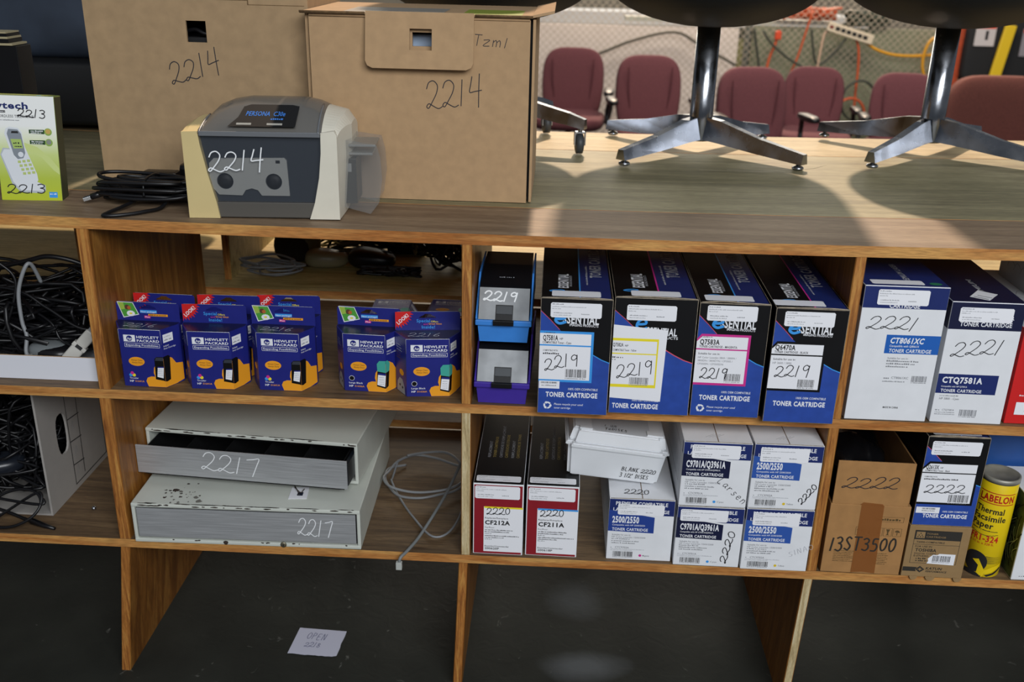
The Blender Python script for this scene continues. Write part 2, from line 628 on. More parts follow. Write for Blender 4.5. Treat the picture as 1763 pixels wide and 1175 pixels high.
    def build(self, name, parent=None, label=None):
        me = bpy.data.meshes.new(name)
        me.from_pydata([tuple(p) for p in self.v], [], self.f)
        for m in self.mats:
            me.materials.append(m)
        me.polygons.foreach_set('material_index', self.m)
        me.polygons.foreach_set('use_smooth', self.s)
        me.update()
        o = bpy.data.objects.new(name, me)
        COL.objects.link(o)
        if parent is not None:
            o.parent = parent
        if label:
            o['label'] = label
        return o


def box_faces(w, d, h, x=0, y=0, z=0):
    return {
        'front': Face((x, y, z), (1, 0, 0), (0, 0, 1), w, h),
        'top': Face((x, y, z + h), (1, 0, 0), (0, 1, 0), w, d),
        'right': Face((x + w, y, z), (0, 1, 0), (0, 0, 1), d, h),
        'left': Face((x, y + d, z), (0, -1, 0), (0, 0, 1), d, h),
    }


def thing(name, label, cat, loc=(0, 0, 0), rz=0.0, group=None, rot=None):
    o = bpy.data.objects.new(name, None)
    o.empty_display_size = 0.05
    COL.objects.link(o)
    o.location = loc
    o.rotation_euler = rot if rot else (0, 0, rz)
    o['label'] = label
    o['category'] = cat
    if group:
        o['group'] = group
    return o


def tag(o, label, cat, group=None):
    o['label'] = label
    o['category'] = cat
    if group:
        o['group'] = group
    return o


def struct(o):
    o['kind'] = 'structure'
    return o


def yaw(a, b):
    return math.atan2(b[1] - a[1], b[0] - a[0])


def dup(root, loc, rz, label=None, group=None):
    r = root.copy()
    COL.objects.link(r)
    r.location = loc
    r.rotation_euler = (0, 0, rz)
    if label:
        r['label'] = label
    if group:
        r['group'] = group
    for ch in list(root.children):
        c = ch.copy()
        COL.objects.link(c)
        c.parent = r
        for g in ch.children:
            e = g.copy()
            COL.objects.link(e)
            e.parent = c
    return r


# ------------------------------------------------------------------ setting
TZ, MZ, BZ = 0.929, 0.620, 0.3115     # tops of tabletop, middle shelf, bottom shelf


def sag(x):
    return 0.0055 * ((x - .85) / .8) ** 2 - 0.0045


def tz(x):
    return TZ + sag(x)


def floor_material():
    m = bpy.data.materials.new('dark_worn_asphalt')
    m.use_nodes = True
    nt = m.node_tree
    b = nt.nodes['Principled BSDF']
    b.inputs['Roughness'].default_value = 0.62
    b.inputs['Specular IOR Level'].default_value = 0.35
    tc = nt.nodes.new('ShaderNodeTexCoord')
    n1 = nt.nodes.new('ShaderNodeTexNoise')
    n1.inputs['Scale'].default_value = 7
    n1.inputs['Detail'].default_value = 8
    nt.links.new(tc.outputs['Object'], n1.inputs['Vector'])
    r1 = nt.nodes.new('ShaderNodeValToRGB')
    e = r1.color_ramp.elements
    e[0].position, e[0].color = 0.3, lin('20221E')
    e[1].position, e[1].color = 0.75, lin('2D2F2A')
    nt.links.new(n1.outputs['Fac'], r1.inputs['Fac'])
    n2 = nt.nodes.new('ShaderNodeTexNoise')
    n2.inputs['Scale'].default_value = 26
    n2.inputs['Detail'].default_value = 3
    n2.inputs['Distortion'].default_value = 1.2
    nt.links.new(tc.outputs['Object'], n2.inputs['Vector'])
    r2 = nt.nodes.new('ShaderNodeValToRGB')
    e = r2.color_ramp.elements
    e[0].position, e[0].color = 0.69, (0, 0, 0, 1)
    e[1].position, e[1].color = 0.80, (1, 1, 1, 1)
    nt.links.new(n2.outputs['Fac'], r2.inputs['Fac'])
    mx = nt.nodes.new('ShaderNodeMix')
    mx.data_type = 'RGBA'
    mx.inputs['B'].default_value = lin('6A6A64')
    nt.links.new(r2.outputs['Color'], mx.inputs['Factor'])
    nt.links.new(r1.outputs['Color'], mx.inputs['A'])
    out = mx.outputs['Result']
    # two soft pale patches blended into the floor colour
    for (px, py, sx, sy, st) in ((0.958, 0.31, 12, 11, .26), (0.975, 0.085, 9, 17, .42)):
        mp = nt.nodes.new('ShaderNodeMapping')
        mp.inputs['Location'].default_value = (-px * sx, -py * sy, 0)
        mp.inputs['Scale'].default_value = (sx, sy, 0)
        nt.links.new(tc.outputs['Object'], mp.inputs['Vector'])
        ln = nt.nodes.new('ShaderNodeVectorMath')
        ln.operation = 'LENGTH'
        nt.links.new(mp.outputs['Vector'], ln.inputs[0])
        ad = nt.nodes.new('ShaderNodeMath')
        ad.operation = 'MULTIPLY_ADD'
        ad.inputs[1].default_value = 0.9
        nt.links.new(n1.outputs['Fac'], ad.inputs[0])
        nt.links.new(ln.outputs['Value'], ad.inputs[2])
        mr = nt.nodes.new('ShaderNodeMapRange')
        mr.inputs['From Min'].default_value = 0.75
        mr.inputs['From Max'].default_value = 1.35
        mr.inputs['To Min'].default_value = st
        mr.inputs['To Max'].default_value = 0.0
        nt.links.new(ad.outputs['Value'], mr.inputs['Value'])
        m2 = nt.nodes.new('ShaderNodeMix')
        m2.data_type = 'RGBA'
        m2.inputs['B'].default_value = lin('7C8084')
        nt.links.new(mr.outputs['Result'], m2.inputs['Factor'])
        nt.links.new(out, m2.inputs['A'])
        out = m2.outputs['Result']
    nt.links.new(out, b.inputs['Base Color'])
    bp = nt.nodes.new('ShaderNodeBump')
    bp.inputs['Strength'].default_value = 0.25
    bp.inputs['Distance'].default_value = 0.004
    nt.links.new(n2.outputs['Fac'], bp.inputs['Height'])
    nt.links.new(bp.outputs['Normal'], b.inputs['Normal'])
    return m


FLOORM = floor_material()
mb = MB()
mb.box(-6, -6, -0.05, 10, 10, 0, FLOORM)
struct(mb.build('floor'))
mb = MB()
mb.box(-6, 9.0, 0.0, 10, 9.15, 3.2, mat('warehouse_wall_paint', 'A39A8C', 0.9, vary=0.1, vscale=3))
struct(mb.build('wall_back'))

# ------------------------------------------------------------------ shelf unit
W_EDGE = wood('varnished_plywood_edge', 'A5662F', 'BE8347', 'CE9A57', (1.3, 1, 14), 2.6, 0.45, dist=1.3, p=(.34, .5, .64))
W_EDGEV = wood('plywood_upright_edge', '7A471F', 'AE7134', 'C8914A', (30, 1, 1.6), 4.0, 0.5)
W_SIDE = wood('varnished_plywood_face', '7A4A1A', '996227', 'B27C39', (10, 10, 0.8), 3.0, 0.42, spots=0.2)
W_TOP = wood('weathered_plywood_top', '77604A', '8A735A', '998268', (1.2, 16, 1), 2.4, 0.6, spots=0.2, dist=.8)
W_TOPM = wood('greenish_plywood_top', '80785A', '968D6A', 'A69C78', (1.2, 14, 1), 2.4, 0.6, spots=0.2, dist=.8)
W_TOPB = wood('pale_plywood_top', 'A8946A', 'BDA87C', 'CBB68C', (1.2, 14, 1), 2.4, 0.6, spots=0.15)
W_SHELF = wood('grimy_shelf_face', '57432F', '6E573D', '82694B', (1.2, 16, 1), 3.0, 0.6, spots=0.3)
W_PALE = wood('raw_cut_plywood_edge', 'A89268', 'C6B184', 'D6C69F', (26, 1, 2), 4.0, 0.7)
W_REAR = wood('yellow_plywood_face', 'A08C50', 'BCA668', 'CDB87C', (1.4, 16, 6), 3.0, 0.6, spots=0.15)

UX0, UX1, LIFT = -0.62, 2.30, 0.0005
shelf = thing('plywood_shelf_unit', 'long plywood shelf unit with three tiers of open compartments and wide tabletop', 'shelf', (0.8, 0.25, 0))


def shelf_mb():
    q = MB()
    q.M = Matrix.Translation((-0.8, -0.25, 0))
    return q


def board(q, y0, y1, ztop, th, mtop, medge, bend=True, n=40):
    vs, ft, fo = [], [], []
    for i in range(n + 1):
        x = UX0 + (UX1 - UX0) * i / n
        s = sag(x) if bend else 0
        for (y, z) in ((y0, ztop - th + s), (y1, ztop - th + s), (y1, ztop + s), (y0, ztop + s)):
            vs.append((x, y, z))
    for i in range(n):
        a, b = i * 4, i * 4 + 4
        ft.append((a + 3, b + 3, b + 2, a + 2))
        fo += [(a, b, b + 3, a + 3), (a + 1, a + 2, b + 2, b + 1), (a, a + 1, b + 1, b)]
    fo += [(0, 3, 2, 1), (n * 4, n * 4 + 1, n * 4 + 2, n * 4 + 3)]
    q.add(vs, ft, mtop)
    q.add(vs, fo, medge)


q = shelf_mb()
board(q, 0.0, 0.1808, TZ - LIFT, 0.0185, W_TOP, W_EDGE)
q.build('tabletop_panel', shelf)
q = shelf_mb()
board(q, 0.1832, 0.7375, TZ - LIFT, 0.0185, W_TOPM, W_EDGE)
SCR = mat('pale_scratch', 'B9B29A', .7)
FT = Face((0, 0, TZ - .0005 + sag(1.42) + .0004), (1, 0, 0), (0, 1, 0), 1, 1)
for P in ([(1.24, .555, 0), (1.31, .548, 0), (1.37, .575, 0), (1.43, .60, 0), (1.47, .645, 0)], [(1.18, .545, 0), (1.30, .540, 0), (1.36, .552, 0)], [(1.30, .60, 0), (1.36, .592, 0)]):
    q.ribbon(FT, crom([Vector(p) for p in P], 5), 0, 0, .0022, SCR, 3)
q.build('tabletop_panel', shelf)
q = shelf_mb()
board(q, 0.7412, 0.978, TZ - LIFT, 0.0185, W_TOPB, W_EDGE)
q.build('tabletop_panel', shelf, 'paler yellow rear board of the tabletop')
q = shelf_mb()
board(q, 0.0, 0.5, MZ - LIFT, 0.0175, W_SHELF, W_EDGE, False, 1)
q.build('shelf_board', shelf)
q = shelf_mb()
board(q, 0.0, 0.5, BZ - LIFT, 0.0177, W_SHELF, W_EDGE, False, 1)
q.build('shelf_board', shelf)
q = shelf_mb()
board(q, 0.503, 0.975, 0.640, 0.018, W_REAR, W_EDGE, False, 1)
q.build('rear_shelf_board', shelf)
q = shelf_mb()
board(q, 0.503, 0.975, 0.330, 0.018, W_SHELF, W_EDGE, False, 1)
q.build('rear_shelf_board', shelf)


def upright(name, x0, x1, y0, y1, z0, z1, medge, mside=W_SIDE, tilt=0.0, label=None):
    """vertical plywood panel: front edge medge, faces mside"""
    q = shelf_mb()
    z1a, z1b = z1, z1
    c = 0.0015
    vs = [(x0 + c, y0, z0), (x1 - c, y0, z0), (x1, y0 + c, z0), (x1, y1, z0), (x0, y1, z0), (x0, y0 + c, z0)]
    vs = vs + [(x + tilt, y, z1) for x, y, z in vs]
    q.add(vs, [(0, 1, 7, 6)], medge)
    q.add(vs, [(1, 2, 8, 7), (2, 3, 9, 8), (3, 4, 10, 9), (4, 5, 11, 10), (5, 0, 6, 11), (0, 5, 4, 3, 2, 1), (6, 7, 8, 9, 10, 11)], mside)
    return q.build(name, shelf, label)


for (xa, xb) in ((-0.560, -0.541), (0.0911, 0.1117), (0.7298, 0.7473), (1.3627, 1.3805), (2.02, 2.038)):
    pale = abs(xa - 0.7298) < 1e-3
    upright('divider', xa, xb, 0.001, 0.499, MZ - LIFT, TZ - LIFT - 0.0185 + sag(xa), W_EDGEV)
    if abs(xa - .0911) < 1e-3:
        xa, xb = .0880, .1090
    upright('divider', xa, xb, 0.001, 0.499, BZ - LIFT, MZ - LIFT - 0.0175, W_PALE if pale else W_EDGEV,
            label='divider with a pale unvarnished front edge' if pale else None)
for (xa, xb, tl, me) in ((-0.56, -0.541, 0, W_EDGEV), (0.0510, 0.0695, 0.0355, W_EDGEV), (0.7140, 0.7318, 0.0117, W_EDGEV),
                         (1.3512, 1.3676, 0.0098, W_PALE), (2.02, 2.038, 0, W_EDGEV)):
    upright('leg_panel', xa, xb, 0.003, 0.47, 0.0, BZ - LIFT - 0.0177, me, tilt=tl,
            label='leg panel with a pale raw front edge' if me is W_PALE else None)
# rear half of the table
for x in (-0.2, 0.135, 1.0, 1.75):
    upright('rear_divider', x, x + 0.018, 0.56, 0.965, 0.64, TZ - 0.0185 + sag(x) - 0.0005, W_EDGEV, W_REAR)
for x in (-0.2, 0.4, 1.0, 1.75):
    upright('rear_leg_panel', x, x + 0.018, 0.56, 0.965, 0.0, 0.312, W_EDGEV)
q = shelf_mb()
q.box(UX0, .955, .825, UX1, .973, TZ - .030, W_REAR)
q.build('rear_sun_block', shelf)  # added board that keeps the sun off the rear shelf


# ================================================================== toner cartons, upper right
def sticker(parent, F, u0, v0, u1, v1, name='address_sticker', rows=True, torn=0.0, l=6, rot=0.0):
    """white address sticker with illegible small print, its own thin sheet"""
    q = MB()
    du, dv = 0.0022 / F.w, 0.0022 / F.h
    pts = [(u0 + du, v0), (u1 - du - torn, v0), (u1 - torn, v0 + dv), (u1, v1 - dv), (u1 - du, v1), (u0 + du, v1), (u0, v1 - dv), (u0, v0 + dv)]
    q.poly(F, pts, PAPER, l + 0.2)
    vs = [F.pt(p[0], p[1], l) for p in pts] + [F.pt(p[0], p[1], l + 0.2) for p in pts]
    n = len(pts)
    q.add(vs, [(i, (i + 1) % n, (i + 1) % n + n, i + n) for i in range(n)], PAPER)
    if rows:
        w, h = u1 - u0, v1 - v0
        for (a, b, c, k) in ((.03, .86, .25, GREY_INK), (.03, .70, .70, PALE_INK), (.03, .56, .20, PALE_INK), (.06, .28, .42, GREY_INK), (.06, .13, .40, PALE_INK), (.60, .24, .76, GREY_INK)):
            q.greek(F, u0 + a * w, v0 + b * h, u0 + c * w, v0 + (b + .065) * h, k, l + 0.6, seed=int(b * 100))
    return q.build(name, parent)


def recycle_mark(q, F, u, v, r, m, l=3):
    for k in range(3):
        a = math.radians(90 + 120 * k)
        P = []
        for t in (-48, -20, 12):
            b = a + math.radians(t)
            P.append(Vector((math.cos(b) * r * .78, math.sin(b) * r * .78, 0)))
        q.ribbon(F, P, u, v, r * .42, m, l)
        b = a + math.radians(18)
        c = Vector((math.cos(b), math.sin(b), 0))
        t = Vector((-c.y, c.x, 0))
        tri = [c * r * .38, c * r * 1.15, c * r * .8 + t * r * .55]
        q.add([F.pt(u + p.x / F.w, v + p.y / F.h, l) for p in tri], [(0, 1, 2)], m)


def essential_box(label, loc, rz, w, d, h, code, line2, colm, style, hand, group='toner cartridge cartons with a black and blue print', seed=0,
                  penbox=None, name='toner_carton'):
    t = thing(name, label, 'carton', loc, rz, group)
    F = box_faces(w, d, h)
    q = MB()
    q.box(0, 0, 0, w, d, h, RAWEDGE, 0.0012)
    q.boxprint(w, d, h, BLACKCARD, 0.0010)
    fr, tp = F['front'], F['top']
    m0 = 0.008
    # blue sweep at the foot of the front
    q.poly(fr, [(m0, .006), (.992, .006), (.992, .463), (.88, .487), (.757, .527), (.5, .625), (.274, .737), (.13, .82), (m0, .89)], BLUE, 1.2)
    edge = SKYBLUE if style != 'yellow' else PINK
    q.ribbon(fr, [Vector(((.6) * w, .590 * h, 0)), Vector((.757 * w, .529 * h, 0)), Vector((.88 * w, .489 * h, 0)), Vector((.99 * w, .465 * h, 0))], 0, 0, .0016, edge, 1.8)
    q.ribbon(fr, [Vector((m0 * w, .892 * h, 0)), Vector((.14 * w, .82 * h, 0)), Vector((.274 * w, .739 * h, 0))], 0, 0, .0008, PINK, 1.8)
    # maker's script on the front, mostly under the address sticker
    y = 0.0
    if style == 'yellow':
        q.text(fr, 'SSENTIAL', .40, .700, .062, WHITE_INK, .375, 2, 1.6, -2)
        q.pen(fr, 'e', .27, .735, .032, SKYBLUE, .022, .0042, l=2)
        q.text(fr, 'PRODUCTS', .50, .668, .022, WHITE_INK, .29, 2, .8, -2)
    elif style == 'wide':
        pass
    else:
        q.text(fr, 'SSENTIAL', .315, .795, .075, WHITE_INK, .50, 2, 1.6, -1)
        q.pen(fr, 'e', .20, .79, .026, SKYBLUE, .022, .0045, l=2)
        q.text(fr, 'IMAGING PRODUCTS', .41, .771, .022, WHITE_INK, .40, 2, .9, -1)
    # foot print
    fv = {'yellow': .05, 'wide': .093}.get(style, .152)
    fu = {'yellow': .044, 'wide': .151}.get(style, .114)
    fw = {'yellow': .573, 'wide': .73}.get(style, .737)
    q.text(fr, 'TONER CARTRIDGE', fu, fv, .043, WHITE_INK, fw, 2, 2.2)
    q.text(fr, '100% OEM COMPATIBLE', fu + fw * .43, fv + .064, .020, WHITE_INK, fw * .57, 2, .5)
    if style in ('cyan', 'toner'):
        recycle_mark(q, fr, .143, .074, .0068, WHITE_INK, 2)
        q.text(fr, 'Please recycle your used', .238, .078, .019, WHITE_INK, .415, 2, .2, 0, .15)
        q.text(fr, 'toner cartridge', .24, .046, .018, WHITE_INK, .235, 2, .2, 0, .15)
    # top print
    q.poly(tp, [(.55, .006), (.97, .006), (.97, .985), (.55, .985)], NAVY, 1.2)
    q.poly(tp, [(.53, .006), (.55, .006), (.55, .985), (.53, .985)], MAGENTA if seed % 2 else SKYBLUE, 1.4)
    q.text(tp, 'TONER CARTRIDGE', .86, .31, .17, PALE_INK, .55, 2, 1.6, 90)
    q.greek(Face(tp.pt(.66, .2), (0, 1, 0), (-1, 0, 0), d, w), 0, 0, .3, .03, PALE_INK, 2)
    q.text(tp, 'ESSENTIAL', .38, .145, .15, WHITE_INK, .21, 2, 1.4, 90)
    q.text(tp, 'IMAGING PRODUCTS', .43, .17, .035, PALE_INK, .16, 2, .6, 90)
    q.pen(tp, 'e', .10, .085, .02, SKYBLUE, .034, .003, l=2)
    # loose closing flap along the front top edge
    q.tube(crom([(0.002, .0005, h + .0004), (w * .3, -.0008, h + .0014 + .001 * (seed % 3)), (w * .7, -.0012, h + .0022), (w - .002, .0005, h + .0004)], 5), .0011, RAWEDGE, 5)
    q.build('carton', t)
    # front label
    q = MB()
    L0 = {'cyan': (0.0, .285, .757, .725), 'yellow': (0.0, .13, .65, .765), 'toner': (0.0, .285, .765, .735), 'black': (0.0, .284, .75, .717), 'wide': (.0, .245, .915, .728)}[style]
    u0, v0, u1, v1 = L0
    u0 += .004
    if style == 'yellow':
        q.poly(fr, [(u0, .14), (.638, .118), (.662, .738), (u0, .772)], PAPER, 3)
        q.rect(fr, u0, .235, .564, .66, YELLOW, 3.6)
        q.rect(fr, u0, .262, .545, .638, PAPER, 4)
        q.rect(fr, u0, .523, .545, .533, YELLOW, 4.4)
        q.text(fr, 'Q7582A', u0 + .004, .588, .031, INK, .128, 4.6, 1.2)
        q.text(fr, 'HP', .155, .588, .018, INK, .04, 4.6, .6)
        q.text(fr, 'COMPATIBLE Toner - Yellow', u0 + .004, .549, .019, INK, .29, 4.6, .6)
        q.greek(fr, .01, .489, .14, .501, INK, 4.6)
        q.greek(fr, .01, .470, .07, .482, GREY_INK, 4.6)
        q.pen(fr, hand, .085, .31, .023, MARKER, .060, .0014, 12, 5.4, .14, seed)
        q.barcode(fr, .236, .235 + .018, .468, .325, INK, 4.6, seed + 3)
    else:
        cut = .06 if style in ('toner', 'black') else (.09 if style == 'wide' else 0)
        fr_m = colm
        pl = [(u0, v0), (u1, v0), (u1, v1), (u0 + cut, v1), (u0, v1 - cut * .75)]
        q.poly(fr, pl, fr_m, 3)
        bw, bh = .0042 / w, .0042 / h
        q.poly(fr, [(u0, v0 + bh), (u1 - bw, v0 + bh), (u1 - bw, v1 - bh), (u0 + cut + bw * .4, v1 - bh), (u0, v1 - cut * .75 - bh)], PAPER, 3.6)
        sv = .603
        q.rect(fr, u0, sv - .006, u1 - bw, sv + .006, fr_m, 4)
        q.text(fr, code, u0 + .045, .645, .045, INK, .21 if style in ('cyan', 'wide') else .28, 4.4, 1.6)
        q.greek(fr, u0 + .06, .705 - (.01 if style == 'black' else 0), u0 + .22, .712, INK, 4.4)
        if style in ('cyan', 'wide'):
            q.text(fr, 'HP', u0 + .28, .652, .018, INK, .045, 4.4, .6)
        q.text(fr, line2, u0 + .04, .617, .020, INK, .40 if style in ('cyan', 'wide') else (.54 if style == 'toner' else .47), 4.4, .9)
        if style in ('cyan', 'wide'):
            q.text(fr, 'COMPATIBLE WITH:', u0 + .05, .551, .015, INK, .21, 4.4, .4)
            q.greek(fr, u0 + .05, .525, u0 + (.29 if style == 'cyan' else .60), .540, INK, 4.4)
        else:
            q.text(fr, 'Suitable for use in:', u0 + .035, .556, .018, INK, .31, 4.4, .5)
            if style == 'toner':
                q.text(fr, 'HP Color LaserJet 3800 / 3800N /', u0 + .038, .522, .017, GREY_INK, .55, 4.4, .3)
                q.text(fr, '3800DN / 3800DTN / CP3505 /', u0 + .036, .494, .017, GREY_INK, .50, 4.4, .3)
                q.text(fr, 'CP3505N / CP3505DN', u0 + .036, .465, .017, GREY_INK, .37, 4.4, .3)
            else:
                q.text(fr, 'HP 3600 / 3800', u0 + .035, .522, .018, GREY_INK, .26, 4.4, .4)
        pu, pv, ph, pw, pr = penbox
        q.pen(fr, hand, pu, pv, ph, MARKER, pw, .0014, pr, 5.4, .14, seed)
        bx = {'cyan': (.379, .315, .674, .40), 'toner': (.445, .315, .68, .392), 'black': (.422, .312, .65, .392), 'wide': (.51, .262, .835, .362)}[style]
        q.barcode(fr, *bx, INK, 4.4, seed + 3)
    q.build('label', t)
    return t, F


t, F = essential_box('black and blue toner carton with cyan-edged label, beside the stacked storage boxes', (.8619, -.0235, MZ), 0.0, .1180, .36, .2080,
                     'Q7581A', 'COMPATIBLE Toner - Cyan', SKYBLUE, 'cyan', '2219', seed=0, penbox=(.095, .383, .021, .056, 12))
sticker(t, F['front'], .141, .841, .846, .965)
sticker(t, F['top'], .15, .022, .83, .10, rows=False)
q = MB()
q.rect(F['front'], .013, .225, .305, .292, PAPER, 4)
q.barcode(F['front'], .04, .268, .27, .284, INK, 4.6, 9)
q.greek(F['front'], .05, .247, .26, .257, GREY_INK, 4.6)
q.build('small_barcode_sticker', t)

t, F = essential_box('black and blue toner carton with a yellow-framed paper label slipped to the left', (.9829, -.0121, MZ), 0.0, .1355, .36, .2096,
                     'Q7582A', '', YELLOW, 'yellow', '2219', seed=1)
sticker(t, F['front'], .152, .815, .750, .943)
sticker(t, F['top'], .20, .022, .80, .095, rows=False)

t, F = essential_box('black and blue toner carton with a magenta-edged label', (1.1215, -.0094, MZ), -.004, .1155, .36, .2045,
                     'Q7583A', 'TONER CARTRIDGE - MAGENTA', MAGENTA, 'toner', '2219', seed=2, penbox=(.095, .345, .0185, .044, 1))
sticker(t, F['front'], .112, .852, .818, .982)
sticker(t, F['top'], .09, .03, .78, .105, rows=False)

t, F = essential_box('black and blue toner carton with a black-edged label, against the right divider', (1.2427, -.0213, MZ), -.002, .1172, .36, .2046,
                     'Q6470A', 'TONER CARTRIDGE - BLACK', BLACKCARD, 'black', '2219', seed=3, penbox=(.09, .405, .0205, .055, 3))
sticker(t, F['front'], .126, .850, .812, .975)
sticker(t, F['top'], .0, .03, .70, .105, rows=False)


# ---- two tall white cartons
def tall_white(label, loc, rz, w, d, h, band, art):
    t = thing('toner_carton', label, 'carton', loc, rz, 'tall white toner cartons with a blue head band')
    F = box_faces(w, d, h)
    q = MB()
    q.box(0, 0, 0, w, d, h, WHITE, 0.0012)
    fr, tp = F['front'], F['top']
    for S in (fr, F['left'], F['right']):
        q.rect(S, .004, band, .996, .995, art['band'], 1)
    q.rect(tp, .006, .004, .994, .996, art['band'], 1)
    q.pen(fr, '2221', *art['pen'][:2], art['pen'][2], MARKER, art['pen'][3], .0013, art['pen'][4], 4, .3, 1, rise=art['pen'][5])
    u0, v0, u1, v1 = art['lab']
    q.rect(fr, u0, v0, u1, v1, art['labc'], 1)
    for (s, u, v, hh, ww, m, b, sh) in art['text']:
        q.text(fr, s, u, v, hh, m, ww, 2, b, 0, sh)
    for (u, v, u1, v1) in art['greek']:
        q.greek(fr, u, v, u1, v1, GREY_INK, 2)
    q.barcode(fr, *art['bar'], GREY_INK, 2, 7)
    q.text(tp, art['toptext'], .60, .055, .075, PALE_INK, .30, 2, .9, 90, .1)
    q.build('carton', t)
    return t, F


t, F = tall_white('tallest white toner carton with a blue head band and green dot on top', (1.3856, .0031, MZ), .006, .1362, .34, .2405, .84, dict(
    band=NAVY, lab=(.349, .511, .997, .649), labc=MIDBLUE, pen=(.09, .69, .0235, .078, 1, -.12),
    text=[('CT8061XC', .404, .588, .042, .406, WHITE_INK, 2.0, .2), ('Compatible with Q8061X', .403, .560, .016, .355, WHITE_INK, .6, 0),
          ('TONER CARTRIDGE', .405, .520, .027, .508, WHITE_INK, 1.3, .1), ('CARTRIDGE', .32, .845, .034, .36, WHITE_INK, 1.5, 0),
          ('Suitable for use in:', .404, .470, .014, .25, GREY_INK, .2, 0), ('CT8061XC', .492, .322, .017, .205, GREY_INK, .6, 0),
          ('MADE IN CHINA', .453, .094, .015, .187, INK, .5, 0)],
    greek=[(.40, .45, .783, .461), (.40, .43, .743, .441), (.40, .409, .675, .42), (.40, .32, .47, .332), (.39, .297, .66, .305)],
    bar=(.738, .293, .92, .348), toptext='PREMIUM LASER'))
sticker(t, F['front'], .165, .865, .772, .975)
sticker(t, F['top'], .10, .02, .72, .085, rows=False)
q = MB()
q.ell(F['top'], .86, .045, .075, .02, mat('green_dot_sticker', '2F7A55', 0.5), 4)
q.build('green_dot', t)

t, F = tall_white('white toner carton with a near-black head band and navy label strip', (1.5298, .0054, MZ), -.008, .1185, .34, .2173, .78, dict(
    band=DEEP_NAVY, lab=(.004, .248, .835, .412), labc=NAVY, pen=(.115, .56, .0265, .077, 3, .1),
    text=[('CTQ7581A', .068, .338, .05, .555, WHITE_INK, 2.2, 0), ('Compatible with HP Q7581A', .068, .301, .014, .36, WHITE_INK, .5, 0),
          ('TONER CARTRIDGE', .071, .260, .026, .567, WHITE_INK, 1.3, 0), ('TONER CARTRIDGE', .153, .808, .036, .704, WHITE_INK, 1.3, 0),
          ('R', .82, .868, .03, .05, WHITE_INK, 1.3, 0), ('HP 3800 - Cyan', .076, .195, .018, .274, GREY_INK, .6, 0), ('CTQ7581A', .146, .099, .016, .168, GREY_INK, .5, 0)],
    greek=[(.076, .224, .34, .233), (.05, .10, .12, .11), (.05, .082, .33, .089), (.05, .066, .33, .073)],
    bar=(.392, .05, .632, .115), toptext=' PREMIUM '))
sticker(t, F['front'], .122, .843, .846, .958)
q = MB()
tp = F['top']
c = [(.30, .075), (.52, .025), (.74, .125), (.52, .18)]
q.poly(tp, c, PAPER, 4)
q.poly(tp, [(.36, .078), (.52, .04), (.53, .048), (.37, .086)], GREY_INK, 4.6)
q.poly(tp, [(.43, .098), (.59, .062), (.60, .069), (.44, .105)], GREY_INK, 4.6)
q.build('diagonal_sticker', t)

# ---- bright red carton at the right edge
t = thing('red_carton', 'bright red carton with white barcode label at the right end of middle shelf', 'carton', (1.6565, .0105, MZ), 0.0)
w, d, h = .13, .33, .172
F = box_faces(w, d, h)
q = MB()
q.box(0, 0, 0, w, d, h, BRIGHTRED, .0012)
tp = F['top']
q.rect(tp, .01, .01, .99, .99, mat('grey_line_art_card', 'B9BDC0', 0.6), 1)
for k in range(7):
    a = (.2 + .09 * k, .15 + .1 * ((k * 3) % 5))
    q.ribbon(tp, crom([Vector((0, 0, 0)), Vector((.012, .02, 0)), Vector((.03, .012, 0)), Vector((.02, -.01, 0))], 4), a[0], a[1], .0012, GREY_INK, 2)
q.rect(tp, .18, .62, .34, .66, RED, 2)
fr = F['front']
q.rect(fr, .30, .22, .98, .52, WHITE, 1)
q.greek(fr, .12, .30, .26, .315, WHITE_INK, 1)
q.build('carton', t)
q = MB()
q.rect(fr, .10, .10, .75, .235, PAPER, 4)
q.barcode(fr, .22, .135, .70, .22, INK, 4.6, 4)
q.build('barcode_sticker', t)
t = thing('grey_carton', 'grey line-art carton standing on the red carton in the upper right compartment', 'carton', (1.735, .165, MZ + h + .0005), 0.0)
q = MB()
q.box(0, 0, 0, .09, .15, .075, mat('grey_line_art_card', 'B9BDC0'), .001)
for k in range(4):
    q.ribbon(Face((0, .15, 0), (0, -1, 0), (0, 0, 1), .15, .075), crom([Vector((0, 0, 0)), Vector((.01, .015, 0)), Vector((.03, .008, 0))], 4), .2 + .18 * k, .35, .0012, GREY_INK, 2)
q.build('carton', t)


